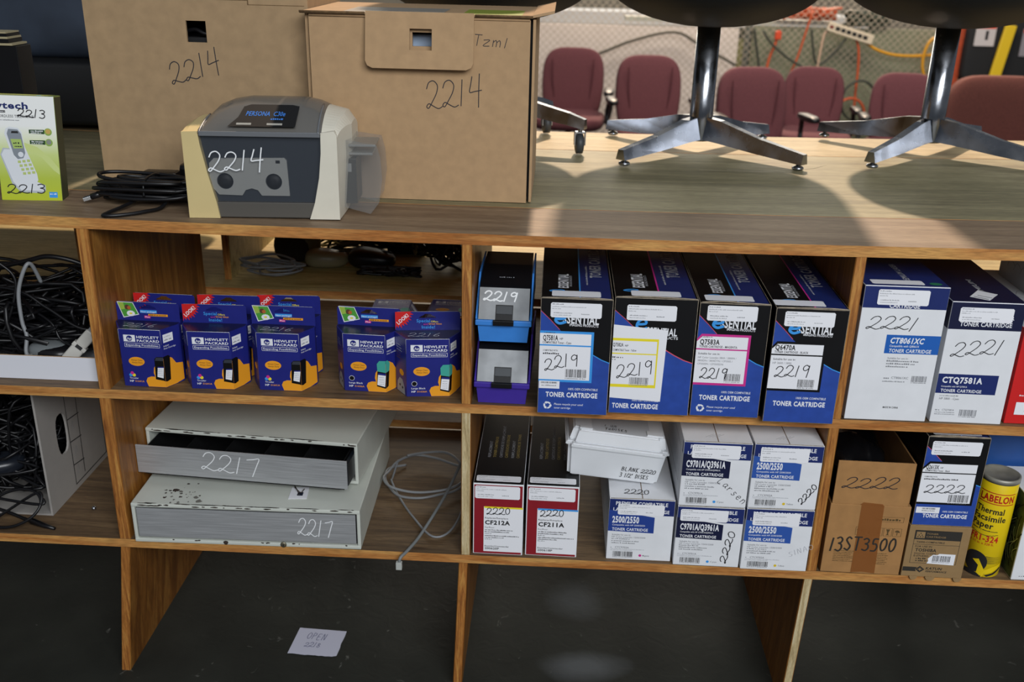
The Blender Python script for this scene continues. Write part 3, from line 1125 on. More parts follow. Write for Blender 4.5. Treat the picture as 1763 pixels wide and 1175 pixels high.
# ---- storage boxes with clear lids
def storage_bin(label, loc, rz, col, hand):
    t = thing('diskette_storage_box', label, 'storage box', loc, rz, 'lidded diskette boxes stacked by the middle divider')
    pm = mat('bin_' + col[0], col[1], 0.38, vary=0.04)
    q = MB()
    w, d = .088, .20
    zr = .042                     # rim height
    # tapered tray
    b = [(.003, .003), (w - .003, .003), (w - .003, d), (.003, d)]
    tp = [(-.001, -.002), (w + .001, -.002), (w + .001, d + .002), (-.001, d + .002)]
    vs = [(x, y, 0) for x, y in b] + [(x, y, zr) for x, y in tp]
    q.add(vs, [(0, 3, 2, 1), (0, 1, 5, 4), (1, 2, 6, 5), (2, 3, 7, 6), (3, 0, 4, 7)], pm)
    # rim lip and high side wings that rise to the back
    q.box(-.004, -.006, zr - .010, w + .004, d + .004, zr, pm, .002)
    for x in (-.004, w + .001):
        q.add([(x, .0, zr), (x, .075, .102), (x, d, .102), (x, d, zr), (x + .003, .0, zr), (x + .003, .075, .102), (x + .003, d, .102), (x + .003, d, zr)],
              [(0, 1, 2, 3), (4, 7, 6, 5), (0, 4, 5, 1), (1, 5, 6, 2), (2, 6, 7, 3)], pm)
    q.build('tray', t)
    q = MB()
    lm = mat('smoked_clear_lid', 'B4B7B9', 0.24, 0.6, vary=0.3, vscale=9, rvary=0.08)
    lk = mat('dark_smoked_lid', '15161A', 0.18)
    x0, x1 = .001, w - .001
    pr = [(-.003, zr + .0005), (.030, .089), (.036, .091), (.12, .1035), (d - .004, .1035), (d - .004, zr)]
    n = len(pr)
    vs = [(x0, y, z) for y, z in pr] + [(x1, y, z) for y, z in pr]
    q.add(vs, [(0, n, n + 1, 1)], lm)
    q.add(vs, [(1, n + 1, n + 2, 2), (2, n + 2, n + 3, 3), (3, n + 3, n + 4, 4), (4, n + 4, n + 5, 5)], lk)
    q.add(vs, [tuple(range(n)), tuple(reversed(range(n, 2 * n)))], lk)
    S = Face((x0, -.003, zr + .0005), (1, 0, 0), Vector((0, .033, .0465)), x1 - x0, math.hypot(.033, .0485))
    if hand:
        q.pen(S, hand, .09, .58, .016, PAINT_PEN, .056, .0024, -1, 4, .1, 2)
        q.greek(Face((x0, .036, .0912), (1, 0, 0), Vector((0, .084, .0125)), x1 - x0, .085), .36, .35, .66, .39, PALE_INK, 2)
    ld = q.build('lid', t)
    q = MB()
    for (a, b) in (((.335, -.02), (.352, .42)), ((.665, -.02), (.682, .42)), ((.335, .42), (.682, .45))):
        q.rect(S, a[0], a[1], b[0], b[1], BLACKPLASTIC, 3)
    q.rect(S, .352, .16, .665, .42, mat('latch_grey_plastic', '4C4F52', .25), 3)
    q.rect(S, .352, -.02, .665, .18, DARKVOID, 3)
    q.build('latch_window', ld)
    q = MB()
    q.box(w * .30, -.0105, zr - .008, w * .70, -.0045, zr + .001, BLACKPLASTIC, .001)
    q.build('latch', t)
    return t


storage_bin('purple diskette box with a steel-grey lid, bottom of the pair by the middle divider', (.7555, .0065, MZ), -.02, ('purple', '43309A'), None)
storage_bin('bright blue diskette box with smoked lid marked in white, stacked on the purple one', (.7548, .032, MZ + .1042), -.006, ('blue', '3D86DA'), '2219')


# ================================================================== ink boxes on the middle shelf
class Wrap:
    """front face plus right-hand chamfer, drawn in units of the front width"""

    def __init__(self, A, B):
        self.A, self.B = A, B

    @staticmethod
    def clip(pts, s, keep_low):
        out = []
        n = len(pts)
        for i in range(n):
            a, b = pts[i], pts[(i + 1) % n]
            ia = (a[0] <= s) == keep_low
            ib = (b[0] <= s) == keep_low
            if ia:
                out.append(a)
            if ia != ib:
                t = (s - a[0]) / (b[0] - a[0])
                out.append((s, a[1] + (b[1] - a[1]) * t))
        return out

    def poly(self, q, pts, m, l):
        lo = self.clip(pts, 1.0, True)
        hi = self.clip(pts, 1.0, False)
        if len(lo) > 2:
            q.poly(self.A, lo, m, l)
        if len(hi) > 2:
            k = self.A.w / self.B.w
            q.poly(self.B, [(min((p[0] - 1) * k, 1), p[1]) for p in hi], m, l)


def ell_pts(u, v, ru, rv, n=24):
    return [(u + ru * math.cos(2 * PI * k / n), v + rv * math.sin(2 * PI * k / n)) for k in range(n)]


def ink_box(label, loc, rz, kind, style, number=False, lying=False, rot=None, group='blue ink cartridge boxes on the middle shelf'):
    t = thing('ink_cartridge_box', label, 'ink box', loc, rz, group, rot)
    wf, h, cx, cy, d = .0745, .108, .0195, .035, .044
    plan = [(0, 0), (wf, 0), (wf + cx, cy), (wf + cx, d), (-cx, d), (-cx, cy)]
    q = MB()
    q.prism(plan, 0, h, INKBLUE)
    fr = Face((0, 0, 0), (1, 0, 0), (0, 0, 1), wf, h)
    ch = Face((wf, 0, 0), (cx, cy, 0), (0, 0, 1), math.hypot(cx, cy), h)
    cl = Face((-cx, cy, 0), (cx, -cy, 0), (0, 0, 1), math.hypot(cx, cy), h)
    tp = Face((-cx, 0, h), (1, 0, 0), (0, 1, 0), wf + 2 * cx, d)
    wr = Wrap(fr, ch)
    # worn white corner edges
    q.tube([(0, -.0001, h), (wf, -.0001, h)], .0004, WHITE_INK, 4)
    for x in (0, wf):
        q.tube([(x, -.0001, h * .75), (x, -.0001, h)], .0003, PALE_INK, 4)
    # black glossy top tray
    q.poly(tp, [(.20, .03), (.80, .03), (.985, .78), (.985, .97), (.015, .97), (.015, .78)], mat('ink_box_dark_top', '15173A', 0.3), 1)
    # maker's badge
    q.rect(fr, .107, .785, .385, .902, WHITE_INK, 1)
    q.disc(fr, .246, .843, .0052, INKBLUE, 2)
    q.text(fr, 'hp', .196, .822, .040, WHITE_INK, .11, 3, 1.2, 0, .25)
    q.text(fr, 'HEWLETT', .42, .849, .044, WHITE_INK, .535, 1, 1.5)
    q.text(fr, 'PACKARD', .42, .786, .044, WHITE_INK, .535, 1, 1.5)
    q.ring(fr, .115, .692, .957, .764, .0006, WHITE_INK, 1)
    q.text(fr, 'Expanding Possibilities', .15, .713, .034, WHITE_INK, .77, 1, .6)
    q.ell(fr, .353, .441, .192, .079, ORANGE, 1)
    q.text(fr, 'Always Clean', .225, .452, .028, mat('brown_ink', '6A4420', .6), .27, 2, .2)
    q.text(fr, 'Always Sharp', .235, .410, .028, mat('brown_ink', '6A4420', .6), .26, 2, .2)
    # orange cloud behind the cartridge picture, running on to the side
    wr.poly(q, [(.575, .004), (1.30, .004), (1.545, .03), (1.545, .33), (1.35, .36), (1.25, .47), (1.12, .53), (.95, .50), (.83, .42), (.755, .34), (.735, .25), (.76, .185), (.66, .185), (.57, .16), (.53, .10)], ORANGE, 1)
    if kind == 'tri':
        for (du, dv, m) in ((0, .024, MAGENTA), (-.038, -.012, SKYBLUE), (.038, -.012, YELLOW)):
            q.disc(fr, .212 + du, .21 + dv, .0031, m, 2 + dv * 10)
        q.text(fr, 'Tri-color', .135, .13, .030, WHITE_INK, .21, 1, .6)
        q.text(fr, 'HP', .131, .074, .034, WHITE_INK, .10, 1, 1.4)
        q.text(fr, '51641A', .262, .076, .030, ORANGE, .22, 1, .9)
        wr.poly(q, [(.79, .50), (.84, .535), (1.14, .545), (1.19, .52), (1.15, .115), (1.05, .098), (.96, .12), (.77, .14)], BLACKCARD, 3)
        wr.poly(q, [(.80, .47), (.83, .525), (1.0, .53), (1.0, .47)], mat('cartridge_grey_print', '343842', .5), 3.6)
        wr.poly(q, [(.845, .345), (.995, .35), (.96, .165), (.815, .185)], PAPER, 4)
        wr.poly(q, [(.847, .365), (1.0, .37), (.997, .35), (.845, .345)], INKBLUE, 4)
        for k in range(4):
            q.greek(fr, .84, .21 + .032 * k, .96, .222 + .032 * k, PALE_INK, 4.6, k)
    else:
        q.disc(fr, .18, .225, .0048, WHITE_INK, 1)
        q.disc(fr, .18, .225, .0042, BLACKCARD, 2)
        q.text(fr, 'Large Black', .11, .13, .030, WHITE_INK, .33, 1, .6)
        q.text(fr, 'HP', .11, .070, .034, WHITE_INK, .10, 1, 1.4)
        q.text(fr, '51626A', .245, .072, .030, ORANGE, .23, 1, .9)
        wr.poly(q, [(.80, .37), (1.12, .37), (1.08, .10), (.98, .07), (.78, .105)], BLACKCARD, 3)
        wr.poly(q, [(.80, .37), (.79, .50), (.85, .555), (1.06, .56), (1.14, .50), (1.12, .37), (1.0, .35)], TEAL, 3.4)
        wr.poly(q, [(.82, .345), (1.0, .335), (1.0, .30), (.815, .31)], INKBLUE, 4)
        wr.poly(q, [(.815, .31), (1.0, .30), (.975, .10), (.79, .13)], PAPER, 4)
        for k in range(4):
            q.greek(fr, .84, .14 + .04 * k, .95, .152 + .04 * k, PALE_INK, 4.6, k)
    # right chamfer small print, left chamfer small print
    q.text(ch, 'Inkjet', .10, .70, .028, WHITE_INK, .28, 1, .2)
    q.text(ch, 'Print Cartridge', .10, .655, .028, WHITE_INK, .62, 1, .2)
    for k in range(6):
        q.greek(cl, .12, .82 - .045 * k, .5 + .07 * (k % 3), .838 - .045 * k, PALE_INK if k < 3 else mat('brown_ink', '6A4420', .6), 1, k)
    q.ell(cl, .55, .37, .2, .055, ORANGE, 1)
    if kind != 'tri':
        q.poly(cl, [(.10, .005), (.85, .005), (.80, .14), (.62, .25), (.35, .26), (.15, .17)], mat('printed_grey_photo', '9A9DA2', .6), 1)
        q.ell(cl, .38, .13, .06, .022, INK, 2)
        q.ell(cl, .62, .11, .06, .022, INK, 2)
    if number:
        q.pen(tp, '2216', .21, .30, .0155, mat('thin_white_paint', 'B9BECB', .5), .054, .0013, -2, 3, .1, 5)
    q.build('carton', t)
    # price sticker on the chamfer
    q = MB()
    q.poly(ch, [(.10, .77), (.62, .77), (.62, .91), (.10, .91)], PAPER, 3)
    q.greek(ch, .16, .86, .5, .875, PALE_INK, 4)
    q.greek(ch, .16, .80, .55, .825, GREY_INK, 4)
    q.build('price_sticker', t)
    # hanging header card
    hh = .0345
    w2 = wf + 2 * cx
    HM = Matrix.Translation((-cx, d, h)) @ Matrix.Rotation(PI / 2, 4, 'X')
    r = .004
    outl = [(0, 0), (w2, 0), (w2, hh - r), (w2 - r * .4, hh - r * .3), (w2 - r, hh), (r, hh), (r * .3, hh - r * .3), (0, hh - r)]
    hole = [(.365 * w2, .66 * hh), (.385 * w2, .74 * hh), (.43 * w2, .80 * hh), (.46 * w2, .88 * hh), (.54 * w2, .88 * hh), (.57 * w2, .80 * hh), (.615 * w2, .74 * hh), (.635 * w2, .66 * hh)]
    q = MB()
    q.slab(outl, HM, .0006, INKBLUE, [hole])
    H = Face((-cx, d - .0006, h), (1, 0, 0), (0, 0, 1), w2, hh)
    q.tube([(-cx + r, d - .0003, h + hh), (-cx + w2 - r, d - .0003, h + hh)], .00035, PALE_INK, 4)
    if style == 'look':
        pts = [(.003, .99)]
        n = 9
        for k in range(n + 1):
            a = math.radians(2 - 92 * k / n)
            for rr, da in ((.285 if k % 2 else .27, 0), (.225, -5)):
                b = a + math.radians(da)
                pts.append((.003 + rr * math.cos(b), .99 + rr * math.sin(b) * w2 / hh))
        pts = [p for p in pts if p[1] >= .02 and p[0] >= .003]
        pts.append((.003, .06))
        q.poly(H, pts, BRIGHTRED, 1)
        q.text(H, 'LOOK!', .055, .30, .20, WHITE_INK, .215, 2, 1.6, 42)
        q.text(H, 'Special', .329, .43, .17, SKYBLUE, .207, 1, .8)
        q.text(H, 'Offers', .55, .42, .10, YELLOW, .11, 1, .5)
        q.text(H, 'and', .436, .29, .09, MAGENTA, .065, 1, .5)
        q.text(H, 'Great Ideas', .515, .30, .10, ORANGE, .2, 1, .5)
        q.text(H, 'Inside!', .407, .09, .17, SKYBLUE, .204, 1, .8)
    else:
        # snapshot of a flower and butterfly
        q.poly(H, [(.02, .99), (.275, .965), (.355, .32), (.10, .12)], WHITE_INK, 1)
        q.poly(H, [(.03, .96), (.268, .94), (.342, .35), (.11, .17)], GREEN_INK, 1.6)
        q.poly(H, [(.03, .96), (.12, .95), (.14, .6), (.07, .55)], mat('pale_green_print', '9AB84A', .5), 2)
        c = (.225, .37)
        for k in range(12):
            a = 2 * PI * k / 12
            q.ell(H, c[0] + .045 * math.cos(a), c[1] + .10 * math.sin(a), .022, .06, WHITE_INK, 2.4 + .02 * k, 8)
        q.ell(H, c[0], c[1], .02, .05, YELLOW, 3)
        q.ell(H, .175, .70, .04, .14, mat('butterfly_brown', '5A3A28', .6), 2.2, 10)
        q.ell(H, .205, .67, .03, .10, mat('butterfly_orange', 'B0602C', .6), 2.3, 10)
        q.rect(H, .375, .42, .64, .58, SKYBLUE, 1)
        q.text(H, 'New package!', .385, .45, .09, WHITE_INK, .245, 2, .4)
        q.rect(H, .50, .26, .81, .38, ORANGE, 1)
        q.greek(H, .52, .29, .79, .35, mat('brown_ink', '6A4420', .6), 2)
        q.rect(H, .435, .14, .53, .28, MAGENTA, 1)
        q.text(H, 'Plus', .445, .17, .08, WHITE_INK, .075, 2, .3)
    q.build('header_card', t, None)
    return t


ink_box('tri-color ink box with butterfly header and 2216 on top, nearest the left divider', (.1314, .0181, MZ), yaw((.1314, .0181), (.2035, .0165)), 'tri', 'butterfly', True)
ink_box('tri-color ink box with red LOOK! header in the front row, between two butterfly ones', (.2520, .0175, MZ), .03, 'tri', 'look')
ink_box('tri-color ink box with butterfly header and 2216 on top, third from left in front row', (.3712, .0239, MZ), .0, 'tri', 'butterfly', True)
ink_box('tri-color ink box with red LOOK! header, behind the leftmost butterfly box', (.1425, .0655, MZ), -.03, 'tri', 'look')
ink_box('tri-color ink box with red LOOK! header, behind the front LOOK! box', (.2610, .0685, MZ), .02, 'tri', 'look')
ink_box('tri-color ink box with red LOOK! header, behind the third front box', (.3690, .0790, MZ), .05, 'tri', 'look')
ink_box('large-black ink box with butterfly header and teal cartridge picture', (.5197, .0359, MZ), yaw((.5197, .0359), (.5951, .0325)), 'black', 'butterfly')
ink_box('large-black ink box with red LOOK! header and 2216 on top, beside the middle divider', (.6325, .0195, MZ), .12, 'black', 'look', True)
# two lying on their backs behind, faces up
ink_box('large-black ink box lying on its back behind the butterfly one, face up', (.515, .2858, MZ + .0446), 0, 'black', 'look', rot=(-PI / 2 + .0, 0, .03))
ink_box('large-black ink box lying on its back next to the middle divider, face up', (.631, .2990, MZ + .0446), 0, 'black', 'look', rot=(-PI / 2 + .0, 0, .0))


# ================================================================== bottom shelf, middle bay
def red_box(label, loc, rz, w, h, code, bar, num, reorder, seed):
    t = thing('toner_carton', label, 'carton', loc, rz, 'dark red and black toner cartons on the bottom shelf')
    d = .33
    F = box_faces(w, d, h)
    q = MB()
    q.box(0, 0, 0, w, d, h, WHITE, .0012)
    fr, tp = F['front'], F['top']
    q.rect(fr, .02, .01, .975, .982, RED, 1)
    q.rect(tp, .01, .004, .99, .99, BLACKCARD, 1)
    for S in (F['left'], F['right']):
        q.rect(S, .004, .30, .996, .995, BLACKCARD, 1)
    for (u, v, s, m) in ((.26, .235, 'REPLACEMENT', GREY_INK), (.37, .235, 'TONER CARTRIDGE', GOLD), (.50, .235, 'CARTOUCHE DE REMPLACEMENT', GREY_INK), (.61, .235, "CARTOUCHE D'ENCRE", GOLD), (.74, .235, 'REMPLACEMENT', GREY_INK), (.85, .235, 'CARTOUCHE DE TONER', GOLD)):
        q.text(tp, s, u, v + .065, .060, m, .035 + .0145 * len(s), 2, .7, 90)
    q.build('carton', t)
    q = MB()
    q.rect(fr, .215, .04, .995, .68, PAPER, 3)
    q.rect(fr, .222, .66, .992, .684, bar, 4)
    q.text(fr, 'Replaces/Remplace', .24, .512, .022, INK, .46, 4, .5)
    q.text(fr, code, .24, .430, .060, INK, .50, 4, 2.2)
    q.text(fr, 'For/Pour:', .24, .378, .020, INK, .19, 4, .3)
    for k, (a, v) in enumerate(((.80, .345), (.74, .318), (.37, .292), (.93, .262), (.62, .236), (.38, .212))):
        q.greek(fr, .24, v, a, v + .014, INK if k in (0, 1, 3, 4) else GREY_INK, 4, seed + k)
    q.text(fr, 'Reorder/Commander', .24, .108, .022, INK, .49, 4, .5)
    q.text(fr, reorder, .24, .070, .030, INK, .29, 4, 1.2)
    q.pen(fr, '2220', .28, .572, .0135, MARKER, .042, .0014, 3, 5, .05, seed)
    q.build('label', t)
    sticker(t, fr, .038, .795, .925, .972)
    sticker(t, tp, .05, .022, .93, .085, 'address_sticker')
    return t


red_box('dark red and black toner carton with a yellow stripe on its label', (.7515, .0064, BZ), -.006, .0915, .1487, 'CF212A', YELLOW, 0, '200620P', 1)
red_box('dark red and black toner carton with a light blue stripe on its label', (.8480, .0085, BZ), -.012, .0948, .1482, 'CF211A', SKYBLUE, 0, '200618P', 2)


def white_toner(label, loc, rz, w, h, code, codem, num, dotc, dotname, seed, hand=None, condensed=.43, ct='CTC9701A', stick=None):
    t = thing('toner_carton', label, 'carton', loc, rz, 'white toner cartons with blue bands on the bottom shelf')
    d = .33
    F = box_faces(w, d, h)
    q = MB()
    q.box(0, 0, 0, w, d, h, WHITE, .0014)
    fr, tp = F['front'], F['top']
    q.poly(fr, [(.006, .81), (.69, .745), (.994, .745), (.994, .990), (.006, .990)], NAVY, 1)
    lf = F['left']
    q.rect(lf, .96, .80, .995, .985, NAVY, 1)
    q.ring(lf, .35, .25, .90, .80, .001, GREY_INK, 1)
    q.text(fr, 'PREMIUM COMPATIBLE', .10, .895, .060, WHITE_INK, .79, 2, 1.3)
    q.text(fr, 'LASER', .065, .80, .055, WHITE_INK, .22, 2, 1.3)
    q.text(fr, 'CARTRIDGE', .53, .782, .055, WHITE_INK, .39, 2, 1.3)
    q.poly(fr, [(.004, .47), (.705, .455), (.705, .715), (.004, .815)], codem, 2.2)
    q.text(fr, code, .06, .612, .105, WHITE_INK, condensed, 3, 2.2)
    q.text(fr, 'Compatible with HP ' + code, .065, .562, .026, WHITE_INK, .50, 3, .5)
    q.text(fr, 'TONER CARTRIDGE', .065, .482, .047, WHITE_INK, .55, 3, 1.3)
    q.text(fr, 'Suitable for use in:', .07, .398, .028, GREY_INK, .29, 2, .3)
    q.text(fr, 'HP Color LaserJet 1500/2500', .068, .362, .026, GREY_INK, .52, 2, .2)
    for k, a in enumerate((.36, .50, .43)):
        q.greek(fr, .068, .335 - .034 * k, a, .353 - .034 * k, GREY_INK, 2, seed + k)
    q.greek(fr, .06, .19, .10, .21, PALE_INK, 2)
    q.text(fr, ct, .13, .187, .032, GREY_INK, .215, 2, .5)
    q.greek(fr, .055, .168, .58, .178, PALE_INK, 2, seed)
    q.greek(fr, .055, .15, .40, .158, PALE_INK, 2, seed + 5)
    q.barcode(fr, .10, .035, .41, .135, INK, 2, seed)
    q.disc(fr, .525, .078, .0026, dotc, 2)
    q.text(fr, dotname, .565, .066, .026, GREY_INK, .10, 2, .3)
    # lid seam and stamp on top
    q.rect(tp, .495, .01, .508, .99, KRAFT_DARK, 1)
    for k in range(4):
        q.ribbon(tp, [Vector((0, 0, 0)), Vector((.016, .012, 0))], .33 + .05 * k, .06, .0009, PALE_INK, 1)
    q.tube([(.002, .0003, h), (w * .45, -.0006, h + .0012), (w - .002, .0003, h)], .0007, RAWEDGE, 5)
    if hand:
        for (S, s, u, v, hh, ww, rot, th, m) in hand:
            q.pen(fr if S == 'f' else tp, s, u, v, hh, m, ww, th, rot, 5, .1, seed)
    q.build('carton', t)
    sticker(t, fr, *stick, torn=.006)
    return t


GOLDDOT = mat('printed_golden_yellow', 'E0C02A', .5)
PENCIL = mat('faint_pencil', 'B9BAC0', .7)
white_toner('white toner carton with magenta dot under the white lidded box, 2220 on its top', (.9975, .0087, BZ), .0, .1180, .1288, '2500/2550', mat('label_blue', '24408F', .45), 0, MAGENTA, 'Magenta', 1,
            [('t', '2220', .235, .052, .016, .044, 0, .0014, MARKER)], .41, 'CTC9703A', (.135, .745, .845, .918))
white_toner('white toner carton with light blue dot, lower one with 2220 written sideways', (1.1193, .0001, BZ), -.004, .1187, .1240, 'C9701A/Q3961A', DEEP_NAVY, 0, SKYBLUE, 'Cyan', 2,
            [('f', '2220', .80, .07, .0125, .067, 80, .0014, MARKER)], .585, 'CTC9701A', (.047, .76, .762, .955))
white_toner('white toner carton with light blue dot, upper one with a name scrawled in pen', (1.1190, -.0006, BZ + .1262), -.003, .1187, .1280, 'C9701A/Q3961A', DEEP_NAVY, 0, SKYBLUE, 'Cyan', 3,
            [('f', 'Larsen', .545, .40, .014, .066, -42, .0009, MARKER)], .575, 'CTC9701A', (.126, .755, .835, .962))
white_toner('white toner carton with yellow dot, lower one beside the right divider', (1.2410, -.0035, BZ), .006, .1190, .1275, '2500/2550', mat('label_bright_blue', '2E56A8', .45), 0, GOLDDOT, 'Yellow', 4,
            [('f', 'SINAO', .72, .24, .010, .045, 25, .0006, PENCIL)], .41, 'CTC9702A', (.10, .735, .80, .945))
white_toner('white toner carton with yellow dot, upper one with 2220 written up its corner', (1.2408, -.0025, BZ + .1290), .003, .1190, .1272, '2500/2550', mat('label_bright_blue', '2E56A8', .45), 0, GOLDDOT, 'Yellow', 5,
            [('f', '2220', .79, .085, .0105, .043, 56, .0013, MARKER)], .375, 'CTC9702A', (.092, .732, .797, .952))

# white plastic diskette case bridging two cartons
t = thing('plastic_diskette_case', 'white plastic lidded case bridging the red and white toner cartons', 'case', (.9195, .0525, BZ + .1500), rot=(0.0, 0.104, 0.02))
pw = mat('white_plastic', 'DDE0E4', .32, vary=.03, vscale=14)
q = MB()
w, d, h = .166, .19, .066
a = .006
b0 = [(0, 0), (w, 0), (w, d), (0, d)]


def taper_box(q, x0, y0, x1, y1, z0, z1, gx, m, r=.006):
    bm = bmesh.new()
    bmesh.ops.create_cube(bm, size=1.0)
    for v in bm.verts:
        top = v.co.z > 0
        g = gx if top else 0
        v.co = Vector((x0 - g if v.co.x < 0 else x1 + g, y0 - g if v.co.y < 0 else y1 + g, z1 if top else z0))
    es = [e for e in bm.edges if abs(e.verts[0].co.z - e.verts[1].co.z) > 1e-4]
    bmesh.ops.bevel(bm, geom=es, offset=r, segments=4, affect='EDGES')
    bmesh.ops.bevel(bm, geom=[e for e in bm.edges if abs(e.verts[0].co.z - e.verts[1].co.z) < 1e-5 and len(e.link_faces) == 2 and any(abs(f.normal.z) > .9 for f in e.link_faces)],
                    offset=min(.0025, r * .4), segments=2, affect='EDGES')
    q.bm(bm, m, False)


taper_box(q, 0, 0, w, d, 0, h, .007, pw)
fr = Face((0, -.0002, 0), (1, 0, 0), Vector((0, -.007, h)), w, h)
q.pen(fr, 'BLANK', .585, .35, .0084, MARKER, .031, .0009, 0, 8, .1, 1)
q.pen(fr, '2220', .80, .35, .0084, MARKER, .026, .0010, 0, 8, .2, 2)
q.pen(fr, '3 1/2" DISKS', .575, .14, .0086, MARKER, .052, .0009, 0, 8, .1, 3)
q.build('case_body', t)
q = MB()
taper_box(q, -.0115, -.0115, w + .0115, d + .0115, h - .006, h + .003, .0, pw, .010)
taper_box(q, -.006, -.006, w + .006, d + .006, h + .003, h + .027, -.006, pw, .010)
tp = Face((0, 0, h + .027), (1, 0, 0), (0, 1, 0), w, d)
q.poly(tp, [(.25, .02), (.78, .02), (.84, .06), (.84, .90), (.20, .90), (.20, .06)], mat('grey_white_plastic', 'C6CACF', .35), 2)
for (u0, v0, u1, v1) in ((.06, .02, .20, .07), (.80, .03, .97, .12)):
    q.box(u0 * w, v0 * d, h + .026, u1 * w, v1 * d, h + .030, pw, .001)
q.pen(tp, '1.25', .34, .13, .007, MARKER, .022, .0010, 0, 5, .1, 1)
q.pen(tp, 'TzDISKS', .34, .065, .008, MARKER, .040, .0010, -2, 5, .1, 2)
q.build('lid', t)

# ================================================================== bottom shelf, right bay
t = thing('taped_carton', 'orange-brown carton with packing tape, marked 2222 and 13ST3500', 'carton', (1.3868, .0008, BZ), -.010)
w, d, h = .1405, .30, .1425
q = MB()
q.box(0, 0, 0, w, d, h, KRAFT_OLD, .0012)
q.rect(Face((0, 0, h), (1, 0, 0), (0, 1, 0), w, d), .03, .03, .97, .97, DARKVOID, 1)  # black sheet painted as the shade inside the open carton
q.box(.002, .0006, h, .1335, .004, .228, KRAFT_OLD, .0008)
q.box(.1370, .012, h, .1400, d - .01, .222, KRAFT_OLD, .0008)
q.box(.001, d - .004, h, .139, d - .001, .21, KRAFT_OLD, .0008)
fr = Face((0, 0, 0), (1, 0, 0), (0, 0, 1), w, .228)
kink = mat('stamp_brown_ink', '53401F', .8)
q.pen(fr, '2222', .10, .765, .021, mat('blue_black_marker', '20222C', .6), .090, .0014, 2, 3, .35, 2)
q.pen(Face((0, 0, 0), (1, 0, 0), (0, 0, 1), w, .228), '13ST3500', .075, .205, .0265, mat('grey_black_marker', '2A2621', .7), .115, .0030, 2, 5, .1, 3)
q.ring(fr, .57, .483, .935, .528, .0005, kink, 2)
q.greek(fr, .59, .495, .91, .515, kink, 2)
for k in range(5):
    u = .36 + .117 * k
    q.ring(fr, u, .355, u + .105, .428, .0005, kink, 2)
    c = u + .0525
    if k == 0:
        for x in (-.022, .022):
            q.rect(fr, c + x - .005, .368, c + x + .005, .40, kink, 2.4)
            q.poly(fr, [(c + x - .016, .40), (c + x + .016, .40), (c + x, .418)], kink, 2.4)
    elif k == 3:
        q.poly(fr, [(c - .025, .418), (c + .025, .418), (c + .008, .39), (c + .008, .372), (c + .022, .365), (c - .022, .365), (c - .008, .372), (c - .008, .39)], kink, 2.4)
    elif k == 4:
        q.ell(fr, c, .39, .032, .022, kink, 2.4, 12, 0, PI)
        q.rect(fr, c - .004, .366, c + .004, .392, kink, 2.4)
    else:
        q.ell(fr, c, .382, .02, .014, kink, 2.4, 10)
        q.rect(fr, c - .004, .39, c + .004, .416, kink, 2.4)
for k in range(7):
    q.greek(fr, .13, .20 - .016 * k, .41 - .03 * (k % 3), .207 - .016 * k, kink, 2, k)
    q.greek(fr, .585, .19 - .016 * k, .80 + .02 * (k % 2), .197 - .016 * k, kink, 2, k + 9)
q.build('carton', t)
q = MB()
tape = mat('brown_packing_tape', '935A2C', .25, alpha=.75)
q.poly(fr, [(.38, .625), (.66, .625), (.69, .006), (.52, .016), (.385, .006)], tape, 3.6)
q.poly(fr, [(.36, .625), (.66, .622), (.64, .64), (.40, .65)], tape, 3.6)
q.build('packing_tape', t)

t = thing('toner_carton', 'grey-brown kraft toner carton with torn white barcode label and scalloped bottom tabs', 'carton', (1.5308, -.0016, BZ), -.016)
w, d, h = .1075, .30, .1068
q = MB()
q.box(0, 0, 0, w, d, h, KRAFT_GREY, .0012)
fr = Face((0, 0, 0), (1, 0, 0), (0, 0, 1), w, h)
kb = mat('printed_soft_black', '2B2823', .7)
q.rect(fr, .10, .735, .86, .915, kb, 1)
q.ring(fr, .10, .27, .86, .915, .0007, kb, 1)
q.rect(fr, .125, .765, .265, .885, KRAFT_GREY, 2)
for (x, y) in ((0, .03), (-.025, -.005), (.025, -.005), (-.04, -.035), (0, -.035), (.04, -.035)):
    q.disc(fr, .195 + x, .825 + y, .0011, kb, 3)
q.text(fr, 'TONER', .29, .838, .032, KRAFT_GREY, .19, 2, .6)
q.text(fr, 'CARTRIDGE', .29, .780, .032, KRAFT_GREY, .32, 2, .6)
q.text(fr, 'T6000-COMPATIBLE', .15, .672, .034, kb, .46, 2, .8)
q.rect(fr, .10, .638, .86, .645, kb, 1)
q.text(fr, 'FOR USE IN', .145, .585, .034, kb, .27, 2, .5)
q.text(fr, 'TOSHIBA', .155, .502, .062, kb, .345, 2, 1.6)
q.text(fr, 'DIGITAL COPIER', .15, .448, .032, kb, .36, 2, .2)
q.text(fr, 'E-STUDIO', .15, .400, .035, kb, .24, 2, .8)
q.greek(fr, .19, .352, .37, .378, kb, 2)
q.greek(fr, .19, .310, .37, .336, kb, 2)
q.poly(fr, [(.01, .105), (.235, .105), (.215, .15), (.245, .19), (.01, .19)], kb, 1)
q.poly(fr, [(.215, .15), (.287, .215), (.37, .15), (.295, .085)], kb, 1)
q.poly(fr, [(.25, .15), (.285, .163), (.292, .192), (.30, .163), (.335, .15), (.302, .138), (.295, .108), (.287, .138)], KRAFT_GREY, 2)
q.text(fr, 'KATUN', .385, .150, .052, kb, .27, 2, 1.2, 0, .2)
q.text(fr, 'PERFORMANCE', .39, .098, .036, kb, .35, 2, .9, 0, .2)
q.build('carton', t)
q = MB()
pts = [(.38, .275), (.825, .262), (.824, .473), (.56, .475), (.53, .45), (.46, .452), (.43, .42), (.385, .37), (.40, .33)]
q.poly(fr, pts, PAPER, 4)
q.barcode(fr, .46, .30, .75, .435, INK, 4.6, 12)
q.build('barcode_label', t)
q = MB()
